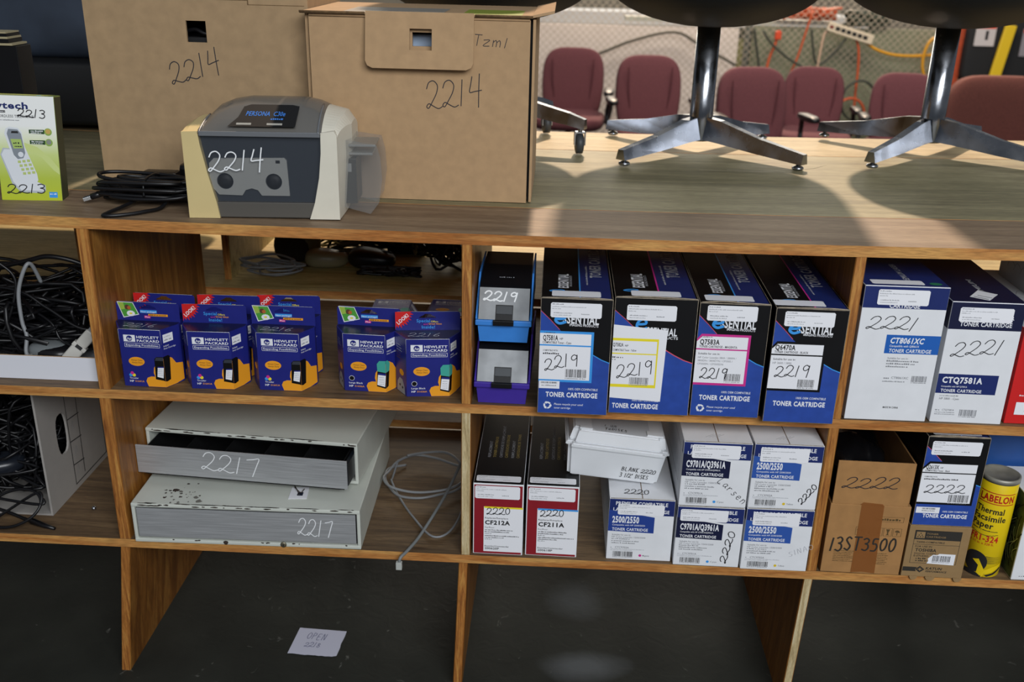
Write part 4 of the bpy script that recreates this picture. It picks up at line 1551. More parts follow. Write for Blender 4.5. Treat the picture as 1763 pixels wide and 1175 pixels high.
for (a, b) in ((.14, .27), (.40, .56), (.86, 1.0)):
    pts = [(a * w, .002)] + [((a + (b - a) * (k / 6)) * w, -.0065 * math.sin(PI * k / 6) ** .5) for k in range(7)] + [(b * w, .002)]
    q.slab(pts, Matrix.Translation((0, -.0004, 0)) @ Matrix.Rotation(PI / 2, 4, 'X'), .0012, KRAFT_GREY)
q.build('bottom_tab', t)

t, F = essential_box('black and blue toner carton marked 2222, standing on the kraft toner carton', (1.5325, -.0005, BZ + .1073), .006, .1055, .30, .1760,
                     'Q2613X', 'COMPATIBLE Toner - Black', BLACKCARD, 'wide', '2222', seed=4, penbox=(.10, .375, .017, .066, 1))
sticker(t, F['front'], .083, .803, .883, .953, torn=.01)
sticker(t, F['top'], .10, .022, .88, .08, rows=False)
q = MB()
q.rect(F['front'], .024, .143, .41, .213, PAPER, 4)
q.barcode(F['front'], .12, .185, .34, .203, INK, 4.6, 9)
q.greek(F['front'], .12, .165, .33, .176, GREY_INK, 4.6)
q.build('small_barcode_sticker', t)

t = thing('paper_roll_canister', 'yellow cylindrical canister of fax paper with red lettering and grey metal end', 'canister', (1.6862, .0365, BZ), 0)
q = MB()
R = .0320
YCAN = mat('canister_yellow', 'E6C717', .28, vary=.05, vscale=18)
q.lathe([(R - .001, 0), (R, .001), (R, .196), (R - .001, .197)], YCAN, 48)
CF = CylFace((0, 0, 0), R, 0, .197, math.radians(-207), PI)
crim = mat('canister_red', 'C02418', .5)
q.rect(CF, .23, .868, .85, .876, crim, 1, 16)
q.rect(CF, .23, .762, .85, .770, crim, 1, 16)
q.text(CF, 'LABELON', .245, .785, .070, crim, .59, 1, 2.0)
q.text(CF, 'Thermal', .225, .665, .062, INK, .475, 1, 1.2)
q.text(CF, 'Facsimile', .205, .587, .062, INK, .55, 1, 1.2)
q.text(CF, 'Paper', .20, .512, .062, INK, .37, 1, 1.2)
q.greek(CF, .22, .482, .66, .492, INK, 1)
for k in range(10):
    u = .22 + .046 * k
    v = .452 - .018 * math.sin(PI * k / 9)
    q.rect(CF, u, v, u + .047, v + .005, INK, 1)
q.text(CF, 'FR1-324', .225, .375, .064, crim, .475, 1, 1.6)
q.text(CF, '8 1/2 in. x 328 ft.', .225, .340, .024, crim, .42, 1, .4)
# black swoosh picture round the foot
q.poly(CF, [(.40 + .205 * math.cos(2 * PI * k / 30), .150 + .110 * math.sin(2 * PI * k / 30)) for k in range(30)], INK, 1)
q.poly(CF, [(.36, .165), (.46, .185), (.54, .115), (.60, .055), (.56, .0), (.46, .04), (.47, .12)], YCAN, 2)
q.poly(CF, [(.56, .075), (.70, .115), (.90, .145), (.90, .105), (.72, .060), (.60, .035)], YCAN, 2)
for k in range(6):
    q.poly(CF, [(.56, .225 - .014 * k), (.86 + .02 * (k % 3), .212 - .012 * k), (.56, .218 - .014 * k)], INK, 1)
q.poly(CF, [(.20, .035), (.36, .058), (.56, .012), (.56, .002), (.20, .002)], INK, 2)
q.poly(CF, [(.60, .028), (.74, .050), (.90, .098), (.90, .080), (.76, .032), (.64, .012)], INK, 2.4)
q.build('tube', t)
q = MB()
q.lathe([(R + .0004, .190), (R + .0006, .1985), (R - .002, .1998), (R - .0035, .1975), (.004, .1972)], mat('dull_tin', '9A978C', .5, .45, vary=.25, vscale=30), 48)
q.build('metal_end', t)

t = thing('photo_carton', 'white carton with dark green picture on its side, right of the yellow canister', 'carton', (1.7285, .002, BZ), .02)
w, d, h = .13, .12, .168
q = MB()
q.box(0, 0, 0, w, d, h, WHITE, .0012)
F = box_faces(w, d, h)
lf = F['left']
q.rect(lf, .01, .01, .975, .99, mat('green_picture_print', '3C4A2E', .4, vary=.6, vscale=60), 1)
rng = random.Random(4)
for k in range(26):
    u, v = rng.uniform(.55, .9), rng.uniform(.06, .7)
    P = crom([Vector((0, 0, 0)), Vector((rng.uniform(-.012, .0), rng.uniform(.01, .025), 0)), Vector((rng.uniform(-.02, .02), rng.uniform(.02, .05), 0))], 4)
    q.ribbon(lf, P, u, v, .0022, BLACKCARD, 2)
    if k % 3 == 0:
        q.ribbon(lf, P, u + .02, v + .03, .0012, mat('pale_leaf_print', 'A8B07C', .5), 2.4)
q.greek(F['front'], .10, .04, .45, .055, GREY_INK, 1)
for k in range(5):
    q.greek(F['front'], .18, .38 - .035 * k, .6, .392 - .035 * k, PALE_INK, 1, k)
q.build('carton', t)
t = thing('blue_carton', 'blue carton with pale round emblem behind the yellow canister', 'carton', (1.664, .135, BZ), -.02)
w, d, h = .30, .15, .255
q = MB()
q.box(0, 0, 0, w, d, h, mat('royal_blue_card', '1F4E93', .5, vary=.06), .0012)
fr = Face((0, 0, 0), (1, 0, 0), (0, 0, 1), w, h)
q.ell(fr, .55, .52, .17, .14, mat('pale_blue_print', 'AAB6C6', .5), 1)
q.ell(fr, .58, .53, .08, .07, mat('royal_blue_card', '1F4E93', .5), 2)
q.rect(fr, .30, .24, .9, .27, WHITE_INK, 1)
q.build('carton', t)
t = thing('black_plastic_bag', 'crumpled black plastic bag stuffed in the open top of the taped brown carton', 'bag', (1.452, .14, BZ + .1435), 0)
q = MB()
rng = random.Random(2)
from mathutils import noise as mnoise


def crumple(p):
    n = mnoise.noise_vector(p * 38) * .010 + mnoise.noise_vector(p * 90) * .004
    return Vector((p.x + n.x, p.y + n.y, max(0, (p.z + .018) * 2.1 + n.z)))


q.superell((0, 0, 0), (.05, .09, .020), mat('black_bag_film', '0C0C0E', .22), .9, .8, 36, 18, crumple)
q.build('bag', t)


# ================================================================== cash drawers
def chips(q, F, pts, seed):
    rng = random.Random(seed)
    for (u, v, ln) in pts:
        n = 9
        P = []
        for k in range(n):
            a = 2 * PI * k / n
            P.append((u + ln / F.w * math.cos(a) * rng.uniform(.6, 1), v + .0016 / F.h * math.sin(a) * rng.uniform(.5, 1.1)))
        q.poly(F, P, CHIP, 1.5)


def cash_drawer(label, loc, rz, w, d, h, opened, hand):
    t = thing('cash_drawer', label, 'cash drawer', loc, rz, 'chipped white metal cash drawers')
    q = MB()
    e = .0075
    m = CREAMPAINT
    r = .003
    # sheet-metal housing: four walls and back
    q.box(0, 0, 0, w, d, e if not opened else .006, m, .002)
    q.box(0, 0, h - e, w, d, h, m, .002)
    q.box(0, .0006, .003, e - .001, d - .0006, h - .003, m, .002)
    q.box(w - e + .001, .0006, .003, w, d - .0006, h - .003, m, .002)
    q.box(.001, d - .006, .003, w - .001, d - .001, h - .003, m)
    F = box_faces(w, d, h)
    fr, tp = F['front'], F['top']
    rng = random.Random(11 if opened else 12)
    chips(q, fr, [(rng.uniform(.02, .98), .985 - rng.uniform(0, .03), rng.uniform(.002, .012)) for k in range(20)], 3)
    chips(q, tp, [(rng.uniform(.05, .97), rng.uniform(.002, .010), rng.uniform(.003, .016)) for k in range(14)] + [(rng.uniform(.12, .8), rng.uniform(.003, .006), rng.uniform(.02, .05)) for k in range(7)], 4)
    chips(q, fr, [(rng.uniform(.05, .97), .085 + rng.uniform(-.01, .01), rng.uniform(.001, .005)) for k in range(9)], 5)
    if not opened:
        for k in range(34):
            u, v = .21 + rng.gauss(0, .045), .10 + rng.gauss(0, .045)
            rr = rng.uniform(.0008, .004) * (2.6 if k < 5 else 1)
            P = [(u + rr / w * math.cos(a) * rng.uniform(.5, 1.2), v + rr / d * math.sin(a) * rng.uniform(.5, 1.2)) for a in [2 * PI * j / 8 for j in range(8)]]
            q.poly(tp, P, CHIP if k % 2 else mat('grey_primer', '6F6D66', .7), 1.5 + .02 * k)
    q.build('housing', t)
    q = MB()
    q.box(e, .02, .008, w - e, .024, h - .008, DARKVOID) if not opened else None
    if opened:
        # till tray seen over the drawer front
        q.box(.012, -.040, .010, w - .016, d - .05, .014, DARKVOID)
        for k in range(6):
            x = .013 + (w - .034) * k / 5
            q.box(x, -.038, .014, x + .0018, .26, .062, DARKVOID)
        for y in (-.039, .11, .26):
            q.box(.013, y, .014, w - .018, y + .002, .062, DARKVOID)
    if len(q.v):
        q.build('till_tray', t)
    q = MB()
    if opened:
        x0, x1, z0, z1, y = .0025, .4095, .0165, .0745, -.0479
        q.box(x0, y, z0, x1, y + .003, z1, STEEL, .0006)
        PF = Face((x0, y, z0), (1, 0, 0), (0, 0, 1), x1 - x0, z1 - z0)
        q.pen(PF, '2217', .315, .30, .036, PAINT_PEN, .108, .0017, -2, 3, .1, 1, rise=-.1)
        q.box(x1 - .006, y + .003, z0 + .006, x1 + .001, .05, z1 - .008, mat('dark_blue_runner', '20262E', .4, .5))
    else:
        x0, x1, z0, z1, y = .0085, .4135, .0112, .0715, .0015
        q.box(x0, y, z0, x1, y + .004, z1, STEEL, .0006)
        PF = Face((x0, y, z0), (1, 0, 0), (0, 0, 1), x1 - x0, z1 - z0)
        q.pen(PF, '2217', .735, .28, .034, PAINT_PEN, .062, .0016, -4, 3, .05, 4)
    q.build('drawer_front', t, 'brushed steel drawer front')
    q = MB()
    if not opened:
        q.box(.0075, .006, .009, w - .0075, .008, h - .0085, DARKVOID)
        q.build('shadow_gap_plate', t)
        q = MB()
        q.lathe([(.0058, 0), (.0058, .0012), (.0045, .0022), (.001, .0022)], mat('brass_lock', '8C8672', .4, .8), 18, (.278, 0, .0052), Matrix.Rotation(PI / 2, 4, 'X'))
        q.box(.2773, -.0028, .003, .2787, -.0021, .0075, INK)
        q.build('lock', t)
        q = MB()
        P = [(.0045 * math.cos(a) * (1 + .2 * math.sin(3 * a)), .0042 * math.sin(a)) for a in [2 * PI * j / 10 for j in range(10)]]
        q.slab(P, Matrix.Translation((.170, .0003, .0045)) @ Matrix.Rotation(PI / 2, 4, 'X'), .0007, CHIP)
        q.build('rusty_plug', t)
    else:
        for (x, y) in ((.03, .03), (w - .03, .03), (.03, d - .03), (w - .03, d - .03)):
            f = MB()
            f.lathe([(.008, -.0055), (.009, 0.0)], BLACKPLASTIC, 12, (x, y, 0))
            f.build('foot', t)
    return t


cash_drawer('lower off-white metal cash drawer, closed, with chipped paint and 2217 on its steel front', (.1221, -.0076, BZ), .0187, .4225, .36, .0825, False, '2217')
cash_drawer('upper off-white metal cash drawer pulled slightly open, stacked on the closed one', (.1112, .1150, BZ + .0825 + .0065), -.0745, .4165, .34, .0860, True, '2217')
t = thing('key_label_card', 'white tag with wire keys hanging out between the two cash drawers', 'tag', (.405, .030, BZ + .0832), .03)
q = MB()
q.slab([(0, 0), (.034, .003), (.030, .045), (-.002, .042)], Matrix.Identity(4), .0006, PAPER)
q.build('card', t)
q = MB()
q.cord([(.004, .038, .003), (.012, .025, .005), (.02, .02, .003), (.024, .03, .005)], .0008, CHIP, 5)
q.cord([(.0, .046, .004), (.010, .030, .003), (.018, .012, .002)], .0008, CHIP, 5)
q.box(.014, .012, .0008, .024, .022, .0022, mat('dark_blue_key', '1E2434', .4))
q.build('keys', t)

# grey cables beside the cash drawers
t = MB()
t.cord([(.565, .31, BZ + .02), (.560, .262, BZ + .003), (.563, .235, BZ + .012), (.585, .19, BZ + .003), (.625, .115, BZ + .003), (.672, .05, BZ + .003), (.706, .08, BZ + .004), (.722, .17, BZ + .02), (.722, .26, BZ + .09), (.712, .33, BZ + .13)], .0021, CORD_GREY, 8)
tag(t.build('grey_cable'), 'thin grey cable curving in a wide loop beside the cash drawers', 'cable')
t = MB()
P = []
for k in range(26):
    a = 2 * PI * k / 12.5 + 2.2
    rr = .085 + .006 * math.sin(k * 1.7)
    P.append((.630 + rr * math.cos(a), .255 + rr * .95 * math.sin(a), BZ + .003 + .0009 * k + .006 * abs(math.sin(k * .9))))
t.cord(P, .0026, CORD_GREY, 8)
tag(t.build('coiled_grey_cable'), 'grey cable lying in a round coil on the bottom shelf', 'cable')
t = thing('network_cable', 'thicker grey network cable running over the shelf edge with a clear plug', 'cable', (.62, 0, BZ), 0)
q = MB()
q.cord([(.100, .30, .07), (.088, .24, .062), (.065, .15, .036), (.030, .05, .0085), (.012, .003, .003), (.001, -.016, -.001), (-.002, -.019, -.010)], .0030, mat('mid_grey_cord', '777B7C', .5), 8)
q.build('cord', t)
q = MB()
q.box(-.0075, -.0245, -.024, .0035, -.016, -.009, mat('clear_plug_plastic', 'C9CDC8', .2, alpha=.75), .001)
q.build('plug', t)

# ================================================================== left bays: cables
t = thing('cable_tray', 'shallow white carton tray full of cables, left bay of middle shelf', 'tray', (-.34, .030, MZ), 0)
w, d, h = .417, .34, .0445
q = MB()
wc = mat('white_tray_card', 'DCDEE6', .6)
for b in ((0, 0, 0, w, .003, h), (0, d - .003, 0, w, d, h), (0, .003, 0, .003, d - .003, h), (w - .003, .003, 0, w, d - .003, h), (.003, .003, 0, w - .003, d - .003, .003)):
    q.box(*b, wc)
q.box(.0005, .0005, h, w - .0005, .0025, h + .0006, KRAFT)
q.build('tray', t)


def tangle(seed, c, spread, zlo, zhi, n=9):
    rng = random.Random(seed)
    P = []
    for k in range(n):
        P.append((c[0] + rng.uniform(-spread[0], spread[0]), c[1] + rng.uniform(-spread[1], spread[1]), rng.uniform(zlo, zhi)))
    return P


def pile(name, label, seed, n, c, spread, zlo, zhi, r):
    q = MB()
    for k in range(n):
        q.cord(tangle(seed + k, c, spread, zlo, zlo + (zhi - zlo) * (.35 + .65 * k / n), 9), r * (1.25 if k % 4 == 0 else 1), CORD_BLACK, 6, 5)
    o = q.build(name)
    o['kind'] = 'stuff'
    tag(o, label, 'cables')
    return o


pile('black_cable_pile', 'dense tangle of black cables filling the white tray', 100, 46, (-.135, .19), (.180, .135), MZ + .010, MZ + .150, .0032)
arcs = [
    ([(-.30, .20, .70), (-.16, .14, .78), (-.062, .11, .815), (-.012, .10, .828), (.040, .11, .812), (.083, .13, .772), (.080, .18, .70)], .0042, 'thick black cord arching highest over the white tray'),
    ([(-.30, .20, .77), (-.14, .17, .790), (-.085, .16, .788), (-.045, .15, .794), (.02, .15, .794), (.072, .155, .768), (.080, .17, .735)], .0030, 'black cord in a flatter arch just under the highest one'),
    ([(-.30, .14, .79), (-.13, .085, .825), (-.098, .085, .816), (-.075, .085, .780), (-.10, .07, .70), (-.13, .055, .675), (-.118, .042, .660)], .0026, 'black cord with a small metal tip drooping at the far left'),
    ([(-.30, .13, .76), (-.10, .10, .765), (-.03, .09, .735), (.03, .08, .702), (.078, .09, .695)], .0028, 'black cord crossing the middle of the tray toward the divider'),
    ([(-.07, .10, .73), (-.02, .08, .71), (.0, .07, .68), (.035, .065, .672), (.08, .08, .685)], .0024, 'thin black cord looping low behind the white adapter plug'),
    ([(-.05, .16, .79), (-.01, .14, .80), (.03, .13, .785), (.083, .14, .748)], .0026, 'thin black cord running from the knot to the right divider'),
]
for (P, r, lab) in arcs:
    q = MB()
    q.cord(P, r, CORD_BLACK, 8, 8)
    tag(q.build('black_cable'), lab, 'cord')
q = MB()
q.cord([(-.048, .12, .772), (-.050, .10, .812), (-.058, .09, .806), (-.070, .08, .765), (-.067, .07, .715), (-.060, .065, .690), (-.060, .055, .665), (-.056, .05, .655)], .0036, CORD_GREY, 8, 8)
t = thing('grey_hanging_cable', 'single pale grey cord hanging down through the black tangle', 'cord', (0, 0, 0))
q.build('cord', t)
q = MB()
q.box(-.063, .042, .640, -.049, .056, .658, mat('grey_plug', '8C8E8C', .5), .002)
q.build('plug', t)
t = thing('adapter_plug', 'off-white monitor adapter plug leaning in the cable tray', 'plug', (.035, .065, .672), rot=(-.25, .75, .1))
q = MB()
ap = mat('off_white_plastic', 'B9B7B0', .45, vary=.06)
q.superell((0, 0, -.020), (.0125, .009, .026), ap, .3, .35, 20, 12)
q.superell((0, 0, .018), (.011, .007, .016), ap, .25, .35, 20, 12)
q.box(-.0135, -.010, -.004, .0135, .010, .004, ap, .0015)
q.build('shell', t)
q = MB()
q.box(-.009, -.004, .033, .009, .004, .041, mat('pin_grey', '8E8F8F', .35, .8), .001)
q.build('pin_block', t)
q = MB()
q.box(-.006, -.0112, -.003, .006, -.0098, .003, DARKVOID)
q.build('clip_slot', t)
t = thing('computer_mouse', 'grey and black computer mouse at the front of the cable tray', 'mouse', (-.026, .075, .645), -.15)
q = MB()
q.superell((0, 0, .014), (.040, .026, .016), mat('mouse_grey', '73787A', .25), .8, .8, 24, 12)
q.build('shell', t)
q = MB()
q.superell((.012, -.002, .012), (.034, .027, .0155), BLACKPLASTIC, .8, .8, 24, 12)
q.build('grip', t)

# file carton lying open on the bottom shelf, left
t = thing('file_storage_carton', 'white file storage carton with oval hand hole, lying open toward the front', 'carton', (-.40, .066, BZ), 0)
w, d, h = .33, .31, .268
q = MB()
fw = mat('dim_white_card', '9D9994', .7, vary=.03)
q.box(0, 0, 0, w - .004, d, .004, fw)
q.box(0, 0, h - .004, w - .004, d, h, fw)
q.box(0, .0, .004, .004, d, h - .004, fw)
q.box(.004, d - .004, .004, w - .004, d, h - .004, fw)
# right-hand side panel with its oval hand hole
PM = Matrix.Translation((w - .004, 0, 0)) @ Matrix(((0, 0, 1, 0), (1, 0, 0, 0), (0, 1, 0, 0), (0, 0, 0, 1)))
hole = []
for k in range(24):
    a = 2 * PI * k / 24
    hole.append((.0785 + .021 * math.copysign(abs(math.cos(a)) ** .7, math.cos(a)), .138 + .043 * math.copysign(abs(math.sin(a)) ** .7, math.sin(a))))
q.slab([(0, 0), (d, 0), (d, h), (0, h)], PM, .004, fw, [hole])
R_ = Face((w, 0, 0), (0, 1, 0), (0, 0, 1), d, h)
ln = INK
for (a, b) in (((.105, .262), (.101, .012)), ((.150, .262), (.141, .020)), ((.105, .155), (.150, .150)), ((.104, .106), (.148, .1)), ((.102, .055), (.145, .048)), ((.101, .012), (.250, .012)), ((.245, .262), (.240, .012))):
    q.ribbon(R_, [Vector((a[0], a[1], 0)), Vector((b[0], b[1], 0))], 0, 0, .0022, ln, 2)
for (u, v) in ((.115, .20), (.115, .125), (.115, .07), (.112, .03), (.165, .19)):
    q.ribbon(R_, crom([Vector((u, v, 0)), Vector((u + .006, v + .02, 0)), Vector((u + .010, v + .004, 0))], 4), 0, 0, .0009, GREY_INK, 2)
q.build('carton', t)
pile('black_cable_pile', 'dense tangle of black cables spilling out of the white file carton', 300, 44, (-.23, .22), (.145, .13), BZ + .010, BZ + .235, .0030)
q = MB()
q.cord([(-.20, .05, BZ + .05)] + [(-.125 + .055 * math.cos(a), .030 + .026 * math.sin(a), BZ + .036 + .028 * math.sin(a + .4)) for a in [k * .7 for k in range(20)]] + [(-.17, .03, BZ + .008), (-.2, .02, BZ + .008)], .0028, CORD_BLACK, 7)
tag(q.build('coiled_black_cable'), 'black cord in an upright loop in front of the file carton', 'cord')
t = thing('moulded_cable_end', 'black moulded cord end lying on the bottom shelf front, far left', 'cord', (-.060, .018, BZ), .0)
q = MB()
q.cord([(-.20, .08, .010), (-.10, .045, .006), (-.05, .022, .006), (-.01, .006, .0055)], .0032, CORD_BLACK, 8)
q.build('cord', t)
q = MB()
q.tube([(-.034, .0155, .0065), (-.004, .0035, .006), (.018, -.003, .005)], .005, BLACKPLASTIC, 10, False, (.0065, .003))
q.build('plug', t)
t = thing('computer_mouse', 'black computer mouse with pale logo among the cords, far left of bottom shelf', 'mouse', (-.195, .115, BZ + .062), .5)
q = MB()
q.superell((0, 0, .018), (.052, .032, .02), mat('mouse_blue_black', '1C2028', .3), .8, .8, 24, 14)
q.build('shell', t)
q = MB()
q.text(Face((-.018, -.0335, .016), (1, 0, 0), (0, 0, 1), .03, .012), 'hp', .1, .1, .8, PALE_INK, .6, 0, .5)
q.build('logo', t)
t = thing('computer_mouse', 'white computer mouse at the far left edge among black cords', 'mouse', (-.245, .07, BZ + .028), 1.2)
q = MB()
q.superell((0, 0, .018), (.05, .032, .02), WHITE, .8, .8, 24, 14)
q.build('shell', t)
q = MB()
q.box(-.02, -.002, .0365, .03, .002, .0385, GREY_INK)
q.build('button_gap', t)
t = MB()
t.lathe([(.004, 0), (.0045, .003), (.002, .006)], CHROME, 12, (-.0036, .0962, BZ))
tag(t.build('loose_screw'), 'small loose metal screw on the bottom shelf board', 'screw')

# paper note on the floor
t = MB()
Nn = Face((.3662, .0756, .0012), (.102, -.0045, 0), (.0046, .082, 0), .1021, .082)
rng = random.Random(6)
P = [(0, 0)]
for k in range(1, 14):
    P.append((k / 14 * .98, -.01 + .025 * rng.random()))
P += [(.98 + .03 * rng.random(), .05 + .15 * k) for k in range(6)] + [(1, 1), (.01, 1)]
pm_ = mat('note_paper', 'C9CADB', .7)
t.poly(Nn, P, pm_, 0)
vs = [Nn.pt(p[0], p[1], 0) for p in P] + [Nn.pt(p[0], p[1], -3) for p in P]
n = len(P)
t.add(vs, [(i, (i + 1) % n, (i + 1) % n + n, i + n) for i in range(n)], pm_)
npen = mat('faded_blue_marker', '6E7190', .7)
t.pen(Nn, 'OPEN', .24, .60, .020, npen, .040, .0014, -3, 1, .1, 1)
t.pen(Nn, '2218', .27, .30, .013, npen, .032, .0014, 0, 1, .1, 1)
tag(t.build('paper_note'), 'torn white paper note with faded handwriting on the dark floor', 'note')


# ================================================================== tabletop: phone box, printer, cartons
def grad_print(name, stops, h):
    m = bpy.data.materials.new(name)
    m.use_nodes = True
    nt = m.node_tree
    b = nt.nodes['Principled BSDF']
    b.inputs['Roughness'].default_value = .35
    tc = nt.nodes.new('ShaderNodeTexCoord')
    sp = nt.nodes.new('ShaderNodeSeparateXYZ')
    nt.links.new(tc.outputs['Object'], sp.inputs[0])
    mr = nt.nodes.new('ShaderNodeMapRange')
    mr.inputs['From Max'].default_value = h
    nt.links.new(sp.outputs['Z'], mr.inputs['Value'])
    rp = nt.nodes.new('ShaderNodeValToRGB')
    e = rp.color_ramp.elements
    e[0].position, e[0].color = stops[0][0], lin(stops[0][1])
    e[1].position, e[1].color = stops[-1][0], lin(stops[-1][1])
    for p, c in stops[1:-1]:
        k = e.new(p)
        k.color = lin(c)
    nt.links.new(mr.outputs['Result'], rp.inputs['Fac'])
    nt.links.new(rp.outputs['Color'], b.inputs['Base Color'])
    return m


t = thing('telephone_box', 'white and lime green cordless telephone box at the left end of tabletop', 'box', (-.0742, .0862, tz(-.03) + .0002), rot=(-.09, .03, .16))
w, d, h = .1000, .034, .1775
lime = grad_print('white_to_lime_print', [(0, 'B9C62E'), (.22, 'B4C54A'), (.45, 'C9D888'), (.62, 'E6ECD2'), (.72, 'F0F2F0')], h)
limetop = mat('olive_lime_print', '8FA04A', .35, vary=.15)
q = MB()
q.box(0, 0, 0, w, d, h, mat('olive_lime_print', '8FA04A'), .001)
F = box_faces(w, d, h)
fr, tp, rt = F['front'], F['top'], F['right']
q.rect(fr, .005, .004, .995, .996, lime, 1)
q.rect(tp, .01, .01, .99, .99, limetop, 1)
q.rect(tp, .01, .01, .99, .42, mat('silver_green_print', 'A9B090', .25, .3), 1.4)
q.rect(tp, .82, .10, .93, .35, INK, 2)
q.rect(tp, .70, .10, .78, .35, SKYBLUE, 2)
q.rect(rt, .01, .01, .99, .99, mat('dark_green_side', '34402A', .4), 1)
q.text(fr, 'vtech', .05, .875, .062, NAVY, .52, 2, 2.2)
q.rect(fr, .05, .835, .20, .856, INK, 2)
q.greek(fr, .06, .841, .19, .850, WHITE_INK, 2.6)
q.text(fr, 'CORDLESS TELEPHONE', .05, .792, .026, mat('printed_dark_grey', '4B4F52', .5), .60, 2, .6)
q.greek(fr, .05, .762, .42, .773, GREY_INK, 2)
q.pen(fr, '2213', .40, .802, .0125, MARKER, .044, .0015, -2, 5, .05, 2)
q.pen(fr, '2213', .115, .07, .0150, MARKER, .062, .0016, 1, 5, .05, 3)
q.poly(fr, [(.42, .50), (.72, .42), (.90, .30), (.99, .26), (.99, .32), (.86, .42), (.66, .52), (.45, .56)], mat('pale_lime_arc', 'CBD98A', .4), 1.6)
for v in (.665, .565):
    q.poly(fr, [(.55, v - .018), (.80, v - .022), (.80, v + .020), (.55, v + .018)], mat('dark_green_badge', '2C4A2A', .4), 2)
    q.greek(fr, .58, v, .78, v + .012, WHITE_INK, 2.6)
    q.greek(fr, .58, v - .016, .75, v - .006, WHITE_INK, 2.6)
    q.disc(fr, .86, v, .0062, mat('badge_green', '8DAE4E', .4), 2.6)
    q.disc(fr, .86, v + .004, .0042, mat('badge_orange', 'C9A95C', .4) if v > .6 else mat('badge_grey', '8A8F86', .4), 3)
pic = mat('phone_picture_white', 'DDE2E8', .35)
pics = mat('phone_picture_shadow', 'B9C1C8', .35)
q.poly(fr, [(.05, .44), (.10, .505), (.24, .50), (.55, .20), (.74, .155), (.74, .10), (.66, .075), (.32, .085), (.20, .16)], pics, 2)
q.poly(fr, [(.07, .44), (.12, .49), (.24, .49), (.50, .22), (.72, .15), (.70, .10), (.34, .10), (.22, .18)], pic, 2.4)
q.poly(fr, [(.15, .64), (.18, .69), (.24, .705), (.38, .695), (.43, .66), (.46, .52), (.62, .26), (.63, .20), (.58, .165), (.42, .165), (.36, .20), (.20, .52)], pic, 3)
q.poly(fr, [(.19, .64), (.22, .685), (.37, .68), (.42, .64), (.46, .46), (.42, .41), (.33, .40), (.27, .44)], mat('phone_picture_grey', '878F98', .3), 3.6)
q.poly(fr, [(.26, .645), (.38, .645), (.37, .665), (.27, .665)], INK, 4)
q.poly(fr, [(.24, .59), (.41, .59), (.43, .505), (.28, .50)], mat('phone_lcd_green', 'A9C46A', .4), 4)
q.greek(fr, .28, .545, .40, .56, INK, 4.6)
q.greek(fr, .30, .515, .41, .53, INK, 4.6)
q.disc(fr, .385, .445, .0045, pic, 4)
for r in range(4):
    for c in range(3):
        u, v = .325 + .075 * c + .022 * r, .375 - .037 * r + .006 * c
        q.rect(fr, u, v - .012, u + .05, v + .012, mat('phone_key_lime', 'B7C878', .4), 4)
q.rect(fr, .79, .035, .925, .09, SKYBLUE, 2)
q.greek(fr, .80, .065, .91, .078, WHITE_INK, 2.6)
q.build('carton', t)

# ---- card printer
X0 = .2745
t = thing('card_printer', 'cream and smoked grey card printer marked 2214 in white, standing at the table edge', 'printer', (X0, .030, tz(.272)), .078)
w = .2483
CREAM = mat('cream_plastic', 'D9D4C4', .42, vary=.02)
CREAM_OLD = mat('yellowed_cream_plastic', 'D2BE88', .45, vary=.05, vscale=10)
DGREY = mat('dark_grey_plastic', '363B42', .4)
SMOKE = mat('smoked_window', '4B515A', .12, alpha=.17)
LID = mat('smoked_lid', '6E6C68', .14, alpha=.86)


def extr(q, prof, x0, x1, m, smooth=False):
    n = len(prof)
    vs = [(x0, y, z) for y, z in prof] + [(x1, y, z) for y, z in prof]
    fs = [(i, i + n, (i + 1) % n + n, (i + 1) % n) for i in range(n)]
    q.add(vs, fs, m, smooth)
    tt = [tuple(x) for x in tessellate_polygon([[Vector((y, z, 0)) for y, z in prof]])]
    q.add(vs[:n], tt, m)
    q.add(vs[n:], tt, m)


def arcprof(o=0.0):
    top = crom([(.0, .141 + o, 0), (.018, .158 + o, 0), (.050, .176 + o, 0), (.090, .185 + o, 0), (.130, .180 + o, 0), (.158, .160 + o, 0)], 4)
    return [(p.x, p.y) for p in top]


